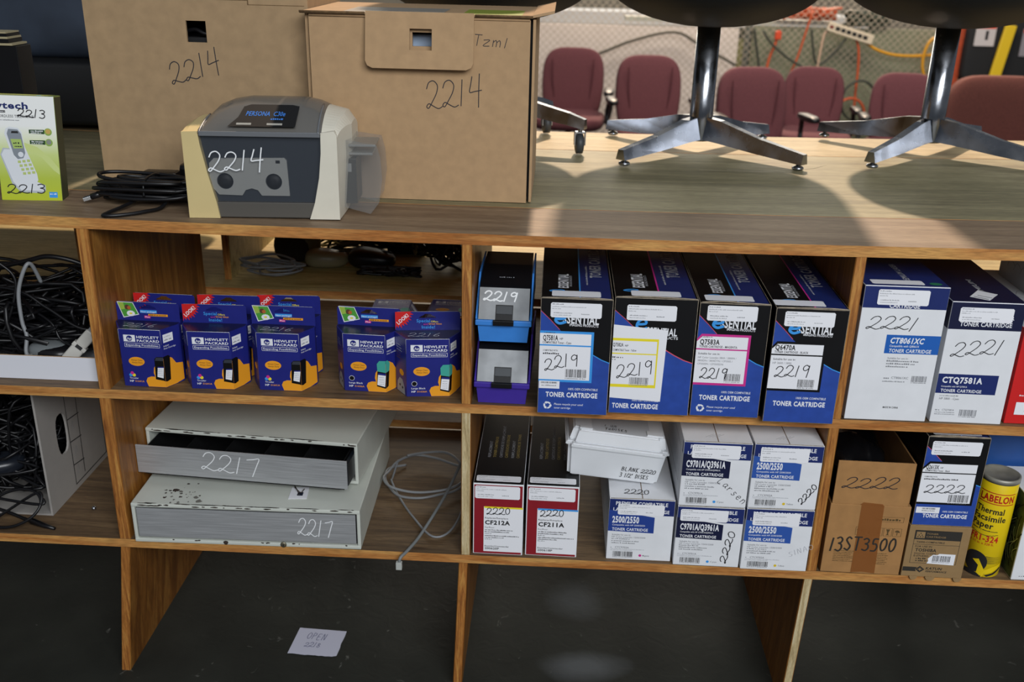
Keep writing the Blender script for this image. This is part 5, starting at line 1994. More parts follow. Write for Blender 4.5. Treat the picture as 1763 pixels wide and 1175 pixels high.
q = MB()
extr(q, [(.010, .001)] + [(.010, .134)] + [(max(y, .010), .134 + (z - .134) * .15) for y, z in arcprof(-.004)] + [(.150, .134), (.150, .001)], .0255, .2225, DGREY)
q.box(.04, .002, .001, .212, .012, .0265, mat('brown_grey_plastic', '55524D', .4), .001)
q.build('body', t)
for side in (0, 1):
    q = MB()
    m = CREAM if side else CREAM_OLD
    ks = .74 if side else .28
    prof = [(-.001, .139)] + [(y, .139 + (z - .139) * ks) for y, z in arcprof(.0)[2:]]
    prof = [(min(y, .150), z) for y, z in prof]
    vs, fs = [], []
    for j, (y, z) in enumerate(prof):
        g = min(1, max(0, y / .07))
        if side:
            xi, xo, zo = .2232, w + .016 * g, z - .004 - .020 * g
            xb = w + .004 * g
        else:
            xi, xo, zo = .0248, -.003 * g, z - .006 * g
            xb = .0
        vs += [(xi, y, 0), (xi, y, z), (xi + (xo - xi) * .72, y, z - (z - zo) * .3), (xo, y, zo), (xo, y, zo - .05), (xb, y, 0)]
    for j in range(len(prof) - 1):
        for k in range(6):
            a, b = j * 6 + k, j * 6 + (k + 1) % 6
            fs.append((a, b, b + 6, a + 6))
    fs += [tuple(range(6)), tuple(range(len(prof) * 6 - 6, len(prof) * 6))]
    q.add(vs, fs, m)
    if side:
        edge = [(.2225, .143), (.2215, .11), (.217, .07), (.208, .028), (.1985, .0)]
        pts = [(w, 0), (w, .139), (w - .004, .146)] + edge
    else:
        edge = [(.0505, 0), (.0465, .028), (.036, .075), (.028, .12), (.0255, .143)]
        pts = [(.0, .142), (.0, 0)] + edge
    q.slab(pts, Matrix.Translation((0, .0105, 0)) @ Matrix.Rotation(PI / 2, 4, 'X'), .0125, m)
    q.build('side_panel', t, 'yellowed left side panel' if not side else 'cream right side panel')
q = MB()
cm = mat('ribbon_cassette_grey', 'A9AAA6', .5)
hl = []
for (cx, cz) in ((.0616, .0605), (.141, .0605)):
    hl.append([(cx + .0135 * math.cos(2 * PI * k / 20), cz + .0135 * math.sin(2 * PI * k / 20)) for k in range(20)])
q.slab([(.037, .065), (.040, .050), (.050, .038), (.088, .037), (.094, .046), (.104, .049), (.114, .046), (.120, .037), (.166, .037), (.164, .096), (.160, .100), (.046, .098), (.038, .090)],
       Matrix.Translation((0, .0098, 0)) @ Matrix.Rotation(PI / 2, 4, 'X'), .0035, cm, hl)
for (cx, cz) in ((.0616, .0605), (.141, .0605)):
    q.lathe([(.0125, 0), (.0115, .004), (.003, .0045)], DARKVOID, 20, (cx, .0098, cz), Matrix.Rotation(PI / 2, 4, 'X'))
q.box(.146, .006, .091, .153, .0095, .096, DARKVOID)
q.build('ribbon_cassette', t)
q = MB()
pts = [(.0465, .028), (.036, .075), (.028, .12), (.0262, .137), (.222, .137), (.2213, .11), (.217, .07), (.208, .028)]
q.slab(pts, Matrix.Translation((0, .0015, 0)) @ Matrix.Rotation(PI / 2, 4, 'X'), .002, SMOKE)
fr = Face((0, -.0006, 0), (1, 0, 0), (0, 0, 1), w, .142)
q.pen(fr, '2214', .158, .55, .0315, PAINT_PEN, .087, .0020, 2, 2, .1, 2)
q.build('front_window', t)
q = MB()


def lid_k(x):
    pts_ = [(.0245, .28), (.045, .70), (.068, .90), (.095, 1.0), (.185, 1.0), (.208, .90), (.2235, .74)]
    for (xa, ka), (xb, kb) in zip(pts_, pts_[1:]):
        if x <= xb:
            t_ = (x - xa) / (xb - xa)
            return ka + (kb - ka) * t_
    return pts_[-1][1]


AP = [(min(y, .148), z) for y, z in arcprof(.0)]
vs, fs = [], []
NX = 28
for i in range(NX + 1):
    x = .0245 + (.2235 - .0245) * i / NX
    for (y, z) in AP:
        vs.append((x, y - .0025, .1405 + (z - .141) * lid_k(x) * 1.04))
    vs.append((x, .1495, .139))
na = len(AP) + 1
for i in range(NX):
    for j in range(na - 1):
        a, b = i * na + j, (i + 1) * na + j
        fs.append((a, b, b + 1, a + 1))
fs.append(tuple(range(na)))
fs.append(tuple(reversed(range(NX * na, NX * na + na))))
q.add(vs, fs, LID, True)
q.box(.0275, -.0032, .1355, .2215, .0, .1435, mat('hinge_grey', '6B6E72', .3), .001)
# raised ribs along the lid sides
for x in (.0285, .2185):
    q.tube([(x, y - .003, .1415 + (z - .141) * lid_k(x) * 1.04) for y, z in AP[:12]], .0018, mat('hinge_grey', '6B6E72', .3), 6)
ld = q.build('lid', t)
q = MB()
A, B = Vector((0, .008, .1520)), Vector((0, .044, .1768))
bf = Face((0, A.y - .0045, A.z + .0030), (1, 0, 0), B - A, w, (B - A).length)
q.poly(bf, [(.30, -.15), (.735, -.15), (.745, .95), (.70, 1.02), (.43, 1.02), (.385, .90), (.36, .35)], DARKVOID, 3)
blu = mat('badge_blue_print', '3F7FD6', .4)
q.text(bf, 'PERSONA', .405, .42, .24, blu, .155, 4, .8, 0, .25)
q.text(bf, 'C30e', .585, .42, .24, blu, .075, 4, .8, 0, .25)
q.greek(bf, .57, .22, .65, .30, blu, 4)
for (a, b) in ((.355, .45), (.55, .65)):
    q.rect(bf, a, -.06, b, .04, mat('badge_silver', 'A6A49C', .3), 4)
q.build('name_badge', ld)
# clear card hopper on the right
q = MB()
CLEAR = mat('clear_grey_plastic', '8E9090', .12, alpha=.20)
hp = [(.0, .012), (.045, .0), (.060, .02), (.066, .06), (.064, .095), (.058, .118), (.0, .126)]
n = len(hp)
HX = w + .0015
q.slab([(HX + x, z) for x, z in hp], Matrix.Translation((0, .040, 0)) @ Matrix.Rotation(PI / 2, 4, 'X'), .002, CLEAR)
q.slab([(HX + x, z) for x, z in hp], Matrix.Translation((0, .130, 0)) @ Matrix.Rotation(PI / 2, 4, 'X'), .002, CLEAR)
for i in range(1, n - 1):
    (xa, za), (xb, zb) = hp[i], hp[i + 1] if i + 1 < n else hp[0]
    q.add([(HX + xa, .038, za), (HX + xb, .038, zb), (HX + xb, .130, zb), (HX + xa, .130, za)], [(0, 1, 2, 3)], CLEAR)
q.build('card_hopper', t)
q = MB()
q.box(HX + .001, .05, .015, HX + .022, .12, .092, BLACKPLASTIC, .001)
q.box(HX + .004, .048, .07, HX + .014, .0502, .084, mat('hopper_latch_grey', '8C8E8E', .4))
q.box(HX + .0, .05, .098, HX + .050, .12, .102, mat('hopper_shelf', '8E8F8B', .3), .001)
q.box(HX + .010, .05, .112, HX + .055, .12, .116, mat('hopper_shelf', '8E8F8B', .3), .001)
q.build('card_feeder', t)
q = MB()
q.box(-.012, .05, .022, .001, .15, .105, mat('grey_beige_plastic', '8F8A7A', .5), .003)
q.build('rear_tray', t)


# ---- large kraft cartons
def panel(q, x0, x1, z0, z1, y, th, m, hole=None):
    """upright sheet facing -y, front face at y"""
    hs = [[(hole[0], hole[2]), (hole[1], hole[2]), (hole[1], hole[3]), (hole[0], hole[3])]] if hole else []
    q.slab([(x0, z0), (x1, z0), (x1, z1), (x0, z1)], Matrix.Translation((0, y + th, 0)) @ Matrix.Rotation(PI / 2, 4, 'X'), th, m, hs)


t = thing('kraft_carton', 'tall brown kraft carton marked 2214 with a square hole, left of the other big one', 'carton', (.0264, .270, tz(.02)), 0, 'large brown kraft cartons on the table')
w, d, h = .4045, .27, .350
KL = mat('kraft_cardboard_dull', 'A48967', .88, vary=.09, vscale=45, bump=.06)
q = MB()
panel(q, 0, w, 0, h, 0, .005, KL, (.1835, .2195, .2545, .2915))
q.box(0, .0055, 0, .005, d, h, KL)
q.box(w - .005, .0055, 0, w, d, h, KL)
q.box(.0055, d - .005, 0, w - .0055, d, h, KL)
q.box(.0055, .0055, h - .006, w - .0055, d - .0055, h - .002, KL)  # added sheet that keeps sun off the inside behind the hole
q.box(.0055, .0055, 0, w - .0055, d - .0055, .005, KL)
fr = Face((0, 0, 0), (1, 0, 0), (0, 0, 1), w, h)
q.pen(fr, '2214', .372, .508, .037, mat('blue_black_marker', '20222C', .6), .094, .0016, 17, 4, .15, 1)
q.rect(fr, .465, .936, .735, .940, KRAFT_DARK, 2)
q.rect(fr, .735, .915, .74, .94, KRAFT_DARK, 2)
q.rect(fr, .74, .915, .985, .918, KRAFT_DARK, 2)
q.build('carton', t)
q = MB()
q.box(.05, .06, .006, .35, .20, .22, BLACKPLASTIC)
q.box(.05, .012, .22, .35, .20, .262, DARKVOID)  # black block paints the shade seen through the square hole
q.cord([(.15, .03, .262), (.19, .02, .275), (.215, .015, .268), (.26, .03, .262)], .004, CORD_BLACK)
q.build('packed_contents', t)

t = thing('kraft_carton', 'brown kraft carton with a tongue flap hanging over its front, behind the card printer', 'carton', (.4460, .2110, tz(.44)), 0, 'large brown kraft cartons on the table')
w, d, h = .3800, .30, .3150
q = MB()
panel(q, 0, w, 0, h, 0, .005, KRAFT, (.178, .2125, .268, .291))
q.box(-.0085, .010, .001, -.0035, d, h + .002, KRAFT)
q.box(-.003, .008, .001, -.0005, d, h, KRAFT_DARK)
q.box(w + .0003, .020, 0.001, w + .0042, d, h + .001, DARKVOID)  # black strip stands for the shade in the gap beside the front sheet
q.box(w + .0043, .004, 0.001, w + .0090, d, h + .001, KRAFT)
q.box(0, d - .005, 0, w, d, h, KRAFT)
q.box(0, .0055, 0, w, d - .0055, .005, KRAFT)
q.tube([(.001, -.0005, h), (w - .001, -.0005, h)], .002, KRAFT, 6)
fr = Face((0, 0, 0), (1, 0, 0), (0, 0, 1), w, h)
q.pen(fr, '2214', .535, .515, .046, mat('blue_black_marker', '20222C', .6), .096, .0015, 6, 4, .08, 4)
q.pen(fr, 'Tzml', .745, .865, .017, mat('blue_black_marker', '20222C', .6), .058, .0011, -3, 4, .1, 1)
q.build('carton', t)
q = MB()
r = .014
pts = [(.0995, .003), (.2845, .003), (.2845, -.078), (.281, -.086), (.272, -.090), (.111, -.090), (.102, -.086), (.0985, -.078)]
FM = Matrix.Translation((0, -.004, h + .006)) @ Matrix.Rotation(PI / 2 - .13, 4, 'X')
q.slab([(x, z) for x, z in pts], FM, .004, KRAFT, [[(.175, -.024), (.213, -.024), (.213, -.059), (.175, -.059)]])
q.build('tongue_flap', t)
q = MB()
q.box(-.014, -.006, h + .003, w + .004, d, h + .0065, KRAFT, .001)
q.add([(w + .004, -.002, h + .004), (w + .04, -.001, h + .012), (w + .04, d, h + .012), (w + .004, d, h + .004),
       (w + .004, -.002, h + .0085), (w + .04, -.001, h + .0165), (w + .04, d, h + .0165), (w + .004, d, h + .0085)],
      [(0, 3, 2, 1), (4, 5, 6, 7), (0, 1, 5, 4), (1, 2, 6, 5), (2, 3, 7, 6), (3, 0, 4, 7)], KRAFT)
q.tube([(-.014, -.0065, h + .006), (.098, -.0065, h + .006)], .0022, KRAFT_DARK, 6)
q.tube([(.286, -.0065, h + .006), (w + .004, -.0065, h + .006)], .0022, KRAFT_DARK, 6)
tp = Face((0, 0, h + .0066), (1, 0, 0), (0, 1, 0), w, d)
q.rect(tp, .69, .0, .96, .5, mat('lime_packing_label', '8E9A34', .5), 1)
q.rect(tp, .15, .0, .60, .5, mat('pale_packing_label', '8F8A80', .5), 1)
q.build('lid_flap', t)
q = MB()
q.box(.02, .03, .006, w - .02, d - .03, .285, mat('blue_white_poly_wrap', '9FB0C6', .4))
q.build('packed_contents', t)

# ---- black cable bundle between carton and printer
t = thing('cable_bundle', 'tied bundle of black power and data cables lying left of the card printer', 'cable', (.184, .120, tz(.2)), 0)
q = MB()
rng = random.Random(9)
for k in range(17):
    hl, hw = .078 - .004 * (k % 4), .020 + .0022 * (k % 6)
    zb = .006 + .0058 * (k // 3) + .002 * (k % 3)
    cx, cy = rng.uniform(-.012, .012) + (.012 if k % 2 else -.012), rng.uniform(-.008, .012) - .010 * (k % 3)
    P = []
    for j in range(14):
        a = 2 * PI * j / 14
        ca, sa = math.cos(a), math.sin(a)
        P.append((cx + hl * math.copysign(abs(ca) ** .8, ca), cy + hw * math.copysign(abs(sa) ** .9, sa), zb + .010 * math.cos(a + k) * .5 + .006))
    q.cord(P, .0033, CORD_BLACK, 7, 4, True)
q.cord([(-.01, .02, .02), (-.025, -.05, .010), (-.045, -.105, .0045), (-.040, -.117, .0045), (-.018, -.110, .0045), (.01, -.085, .0045), (.03, -.05, .006), (.035, -.01, .03)], .0032, CORD_BLACK, 8)
q.cord([(.02, .05, .03), (.06, .055, .055), (.085, .045, .072), (.105, .035, .082)], .0035, CORD_BLACK, 8)
q.build('cords', t)
q = MB()
q.box(-.045, .048, .004, .02, .078, .042, BLACKPLASTIC, .006)
q.box(.025, .046, .004, .065, .080, .058, BLACKPLASTIC, .009)
q.build('power_adapter', t)
q = MB()
q.tube([(-.075, -.02, .022), (-.090, -.030, .017), (-.100, -.034, .014)], .0055, BLACKPLASTIC, 8)
q.build('data_plug', t)
q = MB()
M_ = Matrix.Translation((-.105, -.036, .0125)) @ Matrix.Rotation(.35, 4, 'Z') @ Matrix.Rotation(-.25, 4, 'Y')
q.M = M_
q.box(-.0075, -.006, -.003, .005, .006, .003, mat('plug_metal', 'C9CCCF', .25, .9), .0005)
q.build('plug_shell', t)
q = MB()
q.cord([(-.002, -.047, .020), (-.002, -.040, .045), (.0, -.005, .050), (.0, .02, .045)], .0022, BLACKPLASTIC, 6)
q.build('twist_tie', t)

# ---- black carton at the far left, behind the phone box
t = thing('black_carton', 'black carton with pale cut edges on its flaps, far left behind telephone box', 'carton', (-.30, .25, tz(-.3)), 0)
q = MB()
q.box(0, 0, 0, .205, .05, .236, BLACKCARD, .001)
q.box(-.01, -.004, .237, .200, .048, .2405, mat('pale_card_edge', 'A39878', .8))
q.box(-.01, .0, .2415, .192, .048, .2475, BLACKCARD)
q.box(-.01, .0, .248, .191, .048, .2515, mat('pale_card_edge', 'A39878', .8))
q.box(-.01, .002, .252, .189, .048, .2565, BLACKCARD)
q.box(-.01, .002, .257, .188, .048, .2595, mat('pale_card_edge', 'A39878', .8))
q.build('carton', t)


# ================================================================== chairs standing on the table
NAVYV = mat('navy_vinyl', '333C4A', .48, vary=.25, vscale=9, bump=.04)
t = thing('vinyl_club_chair', 'dark navy vinyl club chair standing on the table at the left', 'chair', (-.36, .90, tz(-.75)), 0)
q = MB()
q.superell((0, .07, .075), (.40, .26, .075), mat('chair_underside_shade', '0C0D0F', .6), .15, .15, 40, 16)  # black block paints the shade under the backrest as a solid base
q.build('underside_shade_block', t)
q = MB()
q.superell((0, -.06, .46), (.395, .12, .315), NAVYV, .35, .25, 44, 22)
q.build('backrest', t)
q = MB()
q.superell((0, .17, .22), (.36, .13, .07), NAVYV, .3, .3, 32, 12)
q.build('seat', t)


def pedestal_seat(t, bx=0.0, bw=.2):
    q = MB()

    def bucket(p):
        return Vector((p.x, p.y, p.z if p.z < 0 else p.z * .8))

    q.superell((0, 0, .376), (.236, .25, .102), VINYL, 1.0, .9, 48, 22, bucket)
    q.build('seat', t)
    q = MB()
    q.superell((bx, .17, .72), (bw, .075, .31), VINYL, .45, .45, 40, 20, lambda p: Vector((p.x, p.y - 1.2 * p.x * p.x + .06, p.z)))  # out-of-view backrest, size and offset shaped to form the tabletop sun streaks
    q.build('backrest', t)


def pedestal_chair(label, loc, rz, bx, bw):
    t = thing('pedestal_chair', label, 'chair', loc, 0, 'black bucket chairs standing on the table')
    pedestal_seat(t, bx, bw)
    q = MB()
    q.lathe([(.0262, .026), (.0275, .030), (.0262, .075), (.0258, .29)], CHROME, 36)
    q.build('column', t)
    q = MB()
    q.lathe([(.03, .283), (.045, .284), (.07, .296), (.07, .30)], BLACKPLASTIC, 30)
    q.build('swivel_plate', t)
    for k in range(4):
        a = rz + PI / 4 + k * PI / 2
        q = MB()
        M_ = Matrix.Rotation(a, 4, 'Z')
        q.M = M_
        L = .275
        sec = [(.018, .0185, .030, .080), (.06, .0175, .028, .076), (.16, .0155, .0195, .052), (L, .0125, .0125, .034)]
        vs, fs = [], []
        for (x, hw, zb, zt) in sec:
            vs += [(x, -hw, zb), (x, hw, zb), (x, hw * .55, zt), (x, -hw * .55, zt)]
        for i in range(3):
            o = i * 4
            for j in range(4):
                fs.append((o + j, o + (j + 1) % 4, o + 4 + (j + 1) % 4, o + 4 + j))
        fs += [(0, 3, 2, 1), (12, 13, 14, 15)]
        q.add(vs, fs, CHROME)
        lg = q.build('leg', t)
        q = MB()
        q.M = M_
        q.lathe([(.0105, 0), (.0125, .002), (.0125, .005), (.0095, .0075), (.0045, .009), (.0045, .014)], CHROME, 18, (L - .014, 0, 0))
        q.build('glide', lg)
    return t


pedestal_chair('black bucket chair on a chrome four-leg pedestal, left of the two on the table', (1.204, .757, TZ + .0024 + sag(1.2)), 0.02, .0, .265)
pedestal_chair('black bucket chair on a chrome four-leg pedestal, right one near the frame edge', (1.728, .772, TZ + .0014 + sag(1.97)), 0.03, .055, .165)

t = thing('swivel_chair', 'black bucket chair on a chrome base with casters, behind the kraft cartons', 'chair', (.715, .757, TZ + .0014 + sag(.72)), 0, 'black bucket chairs standing on the table')
pedestal_seat(t, .0, .16)
q = MB()
q.lathe([(.036, .070), (.038, .075), (.038, .115), (.026, .120), (.026, .285), (.05, .30)], CHROME, 30)
q.build('column', t)
for k in range(5):
    a = math.radians(-19 + 72 * k)
    q = MB()
    M_ = Matrix.Rotation(a, 4, 'Z')
    q.M = M_
    vs, fs = [], []
    for (x, hw, zb, zt) in ((.02, .022, .085, .118), (.10, .019, .080, .112), (.20, .015, .064, .090), (.238, .012, .056, .078)):
        vs += [(x, -hw, zb), (x, hw, zb), (x, hw * .6, zt), (x, -hw * .6, zt)]
    for i in range(3):
        o = i * 4
        for j in range(4):
            fs.append((o + j, o + (j + 1) % 4, o + 4 + (j + 1) % 4, o + 4 + j))
    fs += [(0, 3, 2, 1), (12, 13, 14, 15)]
    q.add(vs, fs, CHROME)
    lg = q.build('base_arm', t)
    q = MB()
    q.M = M_ @ Matrix.Translation((.226, 0, 0)) @ Matrix.Rotation(PI / 2 - a + (.25 if k else .12), 4, 'Z')
    q.lathe([(.005, .046), (.005, .062)], CHROME, 10)
    q.box(-.006, -.0125, .020, .012, -.0105, .050, CHROME)
    q.box(-.006, .0105, .020, .012, .0125, .050, CHROME)
    q.box(-.006, -.0125, .047, .012, .0125, .050, CHROME)
    q.lathe([(.016, -.009), (.0225, -.007), (.0225, .007), (.016, .009)], mat('caster_grey_rubber', '3A3D40', .5), 20, (.006, 0, .0226), Matrix.Rotation(PI / 2, 4, 'X'))
    q.build('caster', lg)

# ================================================================== behind: things on the rear shelf board
RZ = .6408
t = MB()
P = []
rng = random.Random(21)
for k in range(44):
    a = 2 * PI * k / 7.6
    P.append((.235 + rng.uniform(.025, .085) * math.cos(a), .605 + rng.uniform(.02, .05) * math.sin(a), RZ + .004 + .0007 * k + rng.uniform(0, .004)))
t.cord(P, .0026, CORD_GREY, 6)
tag(t.build('grey_cable_coil'), 'pale grey cable in loose flat coils on the rear shelf board', 'cable')


def mouse(label, loc, rz, m, sc=1.0):
    t = thing('computer_mouse', label, 'mouse', (loc[0], loc[1], loc[2] + .003), rz)
    q = MB()
    q.superell((0, 0, .018 * sc), (.052 * sc, .031 * sc, .020 * sc), m, .75, .8, 28, 14, lambda p: Vector((p.x, p.y * (1 - .15 * p.x / .05), p.z * (1.1 - .25 * p.x / .05) if p.z > 0 else p.z)))
    q.build('shell', t)
    q = MB()
    q.box(.010 * sc, -.0006, .0345 * sc, .045 * sc, .0006, .037 * sc, DARKVOID)
    q.build('button_gap', t)
    return t


mouse('beige computer mouse on the rear shelf board behind the ink boxes', (.345, .675, RZ), .1, mat('mouse_beige', '8F8868', .35))
mouse('black computer mouse next to the beige one on the rear shelf board', (.452, .680, RZ), -.15, BLACKPLASTIC, 1.1)
t = thing('desk_speaker', 'dark brown rounded speaker lying behind the grey cable coil', 'speaker', (.265, .72, RZ + .0025), .2)
q = MB()
q.superell((0, 0, .040), (.055, .045, .042), mat('olive_plastic', '6E6A48', .35), .7, .8, 28, 14)
q.build('shell', t)
q = MB()
q.superell((-.006, -.012, .038), (.050, .038, .038), mat('dark_brown_cloth', '2A221A', .8), .8, .9, 24, 12)
q.build('grille', t)
t = MB()
P = [(.375 + .03 * math.cos(2 * PI * k / 10), .80 + .035 * math.sin(2 * PI * k / 10), RZ + .004 + .0016 * k) for k in range(28)]
t.cord(P, .0032, mat('olive_cord', '7B754C', .4), 6)
tag(t.build('olive_cable_coil'), 'olive beige cable coil behind the beige mouse', 'cable')
t = MB()
for k in range(9):
    t.cord(tangle(500 + k, (.50, .62), (.075, .022), RZ + .004, RZ + .022, 8), .0026, CORD_BLACK, 6)
o = t.build('black_cable_heap')
o['kind'] = 'stuff'
tag(o, 'flat heap of thin black cable in front of the black mouse', 'cables')
t = MB()
for k in range(12):
    t.cord(tangle(540 + k, (.625, .72), (.075, .07), RZ + .004, RZ + .10, 8), .0034, CORD_BLACK, 6)
o = t.build('black_cable_heap')
o['kind'] = 'stuff'
tag(o, 'tall heap of glossy black cable beside the middle divider on rear shelf', 'cables')
t = MB()
for k in range(16):
    t.cord(tangle(600 + k, (.43, .82), (.14, .055), RZ + .005, RZ + .085, 9), .0032, mat('olive_cord', '7B754C', .4) if k % 2 else CORD_BLACK, 6)
o = t.build('mixed_cable_heap')
o['kind'] = 'stuff'
tag(o, 'heap of olive and black cables at the back of the rear shelf', 'cables')
t = thing('power_adapter', 'black power adapter with olive cord end at the back of the rear shelf', 'adapter', (.49, .82, RZ), -.1)
q = MB()
q.box(-.02, -.03, .002, .075, .03, .040, BLACKPLASTIC, .006)
q.build('brick', t)
q = MB()
q.tube([(-.02, 0, .035), (-.05, -.005, .036), (-.085, -.01, .030)], .008, mat('olive_cord', '7B754C'), 10, False, (.010, .005))
q.build('strain_relief', t)

# ================================================================== background: chairs and fence
def task_chair(label, loc, rz, first=[None]):
    if first[0] is not None:
        return dup(first[0], loc, rz, label)
    t = thing('task_chair', label, 'chair', loc, rz, 'burgundy task chairs by the fence')

    def curve_back(p):
        return Vector((p.x * (1 - .10 * max(0, -p.z) / .24), p.y - .25 * p.x * p.x * 4 * .25 + .035 * (p.z / .24), p.z))

    q = MB()
    q.superell((0, .20, .575), (.188, .042, .225), BURGUNDY, .55, .45, 40, 22, curve_back)
    q.build('backrest', t)
    for s in (-1, 1):
        q = MB()
        q.cord([(s * .125, .153, .745), (s * .118, .150, .60), (s * .095, .148, .43)], .0035, mat('burgundy_seam', '4E222B', .9), 6)
        q.build('backrest_seam', t)
    q = MB()
    q.superell((0, -.03, .405), (.215, .215, .045), BURGUNDY, .5, .5, 36, 14)
    q.build('seat', t)
    for s in (-1, 1):
        q = MB()
        q.superell((s * .235, -.02, .575), (.030, .105, .018), BLACKPLASTIC, .6, .5, 24, 10)
        ar = q.build('armrest', t)
        q = MB()
        q.cord([(s * .235, .06, .565), (s * .245, .085, .48), (s * .225, .04, .40), (s * .15, .0, .375)], .013, BLACKPLASTIC, 8)
        q.build('armrest_support', ar)
    q = MB()
    q.cord([(0, .235, .50), (0, .23, .40), (0, .16, .355), (0, 0, .355)], .018, BLACKPLASTIC, 8)
    q.build('back_bracket', t)
    q = MB()
    q.lathe([(.028, .09), (.028, .22), (.018, .225), (.018, .36)], BLACKPLASTIC, 16)
    q.build('column', t)
    for k in range(5):
        a = 2 * PI * k / 5 + .3
        q = MB()
        q.M = Matrix.Rotation(a, 4, 'Z')
        q.tube([(.02, 0, .10), (.27, 0, .070)], .018, BLACKPLASTIC, 8, False, (.022, .013))
        lg = q.build('base_arm', t)
        q = MB()
        q.M = Matrix.Rotation(a, 4, 'Z')
        q.lathe([(.02, -.014), (.027, -.010), (.027, .010), (.02, .014)], DARKVOID, 14, (.27, 0, .0272), Matrix.Rotation(PI / 2, 4, 'X'))
        q.lathe([(.006, .045), (.006, .066)], DARKVOID, 8, (.27, 0, 0))
        q.build('caster', lg)
    first[0] = t
    return t


task_chair('burgundy task chair with its seat showing, first one right of the kraft cartons', (.940, 4.45, 0), -.10)
task_chair('burgundy task chair second from the kraft cartons, black arm at its left', (1.405, 4.10, 0), .08)
task_chair('burgundy task chair behind the chrome column of the left pedestal chair', (1.925, 3.62, 0), .16)
task_chair('burgundy task chair overlapping its left neighbour, in front of the grey-green board', (2.355, 4.28, 0), -.10).scale = (.93, .93, .93)
task_chair('burgundy task chair half hidden by the right pedestal chair column', (2.755, 3.92, 0), -.15).scale = (.95, .95, .95)
t = thing('task_chair', 'wide burgundy task chair back nearest the table at the right frame edge', 'chair', (2.88, 2.93, 0), .05, 'burgundy task chairs by the fence')
q = MB()
q.superell((0, .20, .615), (.235, .045, .25), mat('rust_burgundy_fabric', '63362F', .95, vary=.16, vscale=160, bump=.25), .45, .35, 40, 22, lambda p: Vector((p.x, p.y - .2 * p.x * p.x, p.z)))
q.build('backrest', t)
q = MB()
q.superell((0, -.03, .42), (.235, .22, .05), mat('rust_burgundy_fabric', '7E3A36'), .5, .5, 36, 14)
q.build('seat', t)
q = MB()
q.lathe([(.03, .09), (.03, .22), (.018, .225), (.018, .38)], BLACKPLASTIC, 16)
q.build('column', t)
for k in range(5):
    q = MB()
    q.M = Matrix.Rotation(2 * PI * k / 5, 4, 'Z')
    q.tube([(.02, 0, .10), (.28, 0, .03)], .02, BLACKPLASTIC, 8, False, (.022, .016))
    q.build('base_arm', t)

# ---- chain-link fence with posts
FY = 5.30
WIRE = mat('galvanised_wire', 'B5A898', .5, .1)
t = thing('chain_link_fence', 'chain-link fence with galvanised posts and top rail behind the burgundy chairs', 'fence', (0, FY, 0), 0)
q = MB()
P_, H0, H1, FX0, FX1 = .048, .12, 1.30, .35, 4.6
nx = int((FX1 - FX0) / P_)
for s in (1, -1):
    k0 = -int((H1 - H0) / P_) - 1
    for k in range(k0, nx + 1) if s > 0 else range(0, nx - k0):
        xa = FX0 + k * P_
        ta = 0.0
        x0, z0 = xa, H0
        x1, z1 = xa + s * (H1 - H0), H1
        # clip to the run of the fence
        t0, t1 = 0.0, 1.0
        dx = x1 - x0
        for lim, lower in ((FX0, True), (FX1, False)):
            tt = (lim - x0) / dx
            if (dx > 0) == lower:
                t0 = max(t0, tt)
            else:
                t1 = min(t1, tt)
        if t1 <= t0:
            continue
        q.tube([(x0 + dx * t0, .003 * s, z0 + (z1 - z0) * t0), (x0 + dx * t1, .003 * s, z0 + (z1 - z0) * t1)], .0017, WIRE, 4)
q.build('chain_link_mesh', t)
for x in (.40, 2.115, 4.1):
    q = MB()
    q.lathe([(.026, 0), (.026, 1.36), (.015, 1.38)], mat('galvanised_post', '7C8078', .45, .5), 16, (x, .04, 0))
    q.build('fence_post', t)
q = MB()
q.tube([(FX0, .035, 1.315), (FX1, .035, 1.315)], .018, mat('galvanised_post', '7C8078'), 12)
q.build('top_rail', t)

t = MB()
t.box(.30, FY + .10, .02, 2.065, FY + .125, .885, mat('pinkish_white_board', 'E4D8D2', .7, vary=.05, vscale=5), .002)
tag(t.build('pale_board'), 'large pinkish white board leaning behind the chain-link fence', 'board')
t = MB()
t.box(2.16, FY + .10, .02, 3.36, FY + .125, .905, mat('grey_green_board', '7F826C', .8, vary=.12, vscale=4), .002)
tag(t.build('grey_green_board'), 'grey-green painted board behind the fence, under the orange cords', 'board')
t = MB()
t.box(1.3, FY + .11, .915, 2.66, FY + .20, .945, mat('pale_rail_paint', 'B3B5AA', .6, vary=.1), .004)
tag(t.build('wooden_rail'), 'pale grey-green wooden rail lying along the top of the boards', 'rail')
# far shelves and stacked goods beyond the fence
t = MB()
t.box(.3, 6.6, .0, 3.4, 7.2, .72, mat('olive_crate_paint', '75744C', .8, vary=.25, vscale=6), .01)
tag(t.build('olive_bench'), 'long olive green bench far behind the pinkish board', 'bench')
t = MB()
t.box(.4, 6.72, .722, 3.2, 7.1, .80, mat('dark_crate', '3E3F33', .8, vary=.4, vscale=14), .005)
tag(t.build('dark_crate_row'), 'low dark crate standing on the olive bench in the background', 'crate')
t = MB()
t.box(.5, 6.70, .802, 3.3, 7.1, .90, mat('white_grey_slab', 'C9C9CC', .6, vary=.08, vscale=5), .004)
tag(t.build('white_slab'), 'pale grey-white slab lying on the dark crate in the background', 'slab')

# ---- cords, strip and tools hung on the fence
FC = FY - .02


def hang(name, label, P, r, m, cat='cord', sub=8):
    q = MB()
    q.cord([(x, FC + dy, z) for x, dy, z in P], r, m, 7, sub)
    return tag(q.build(name), label, cat)


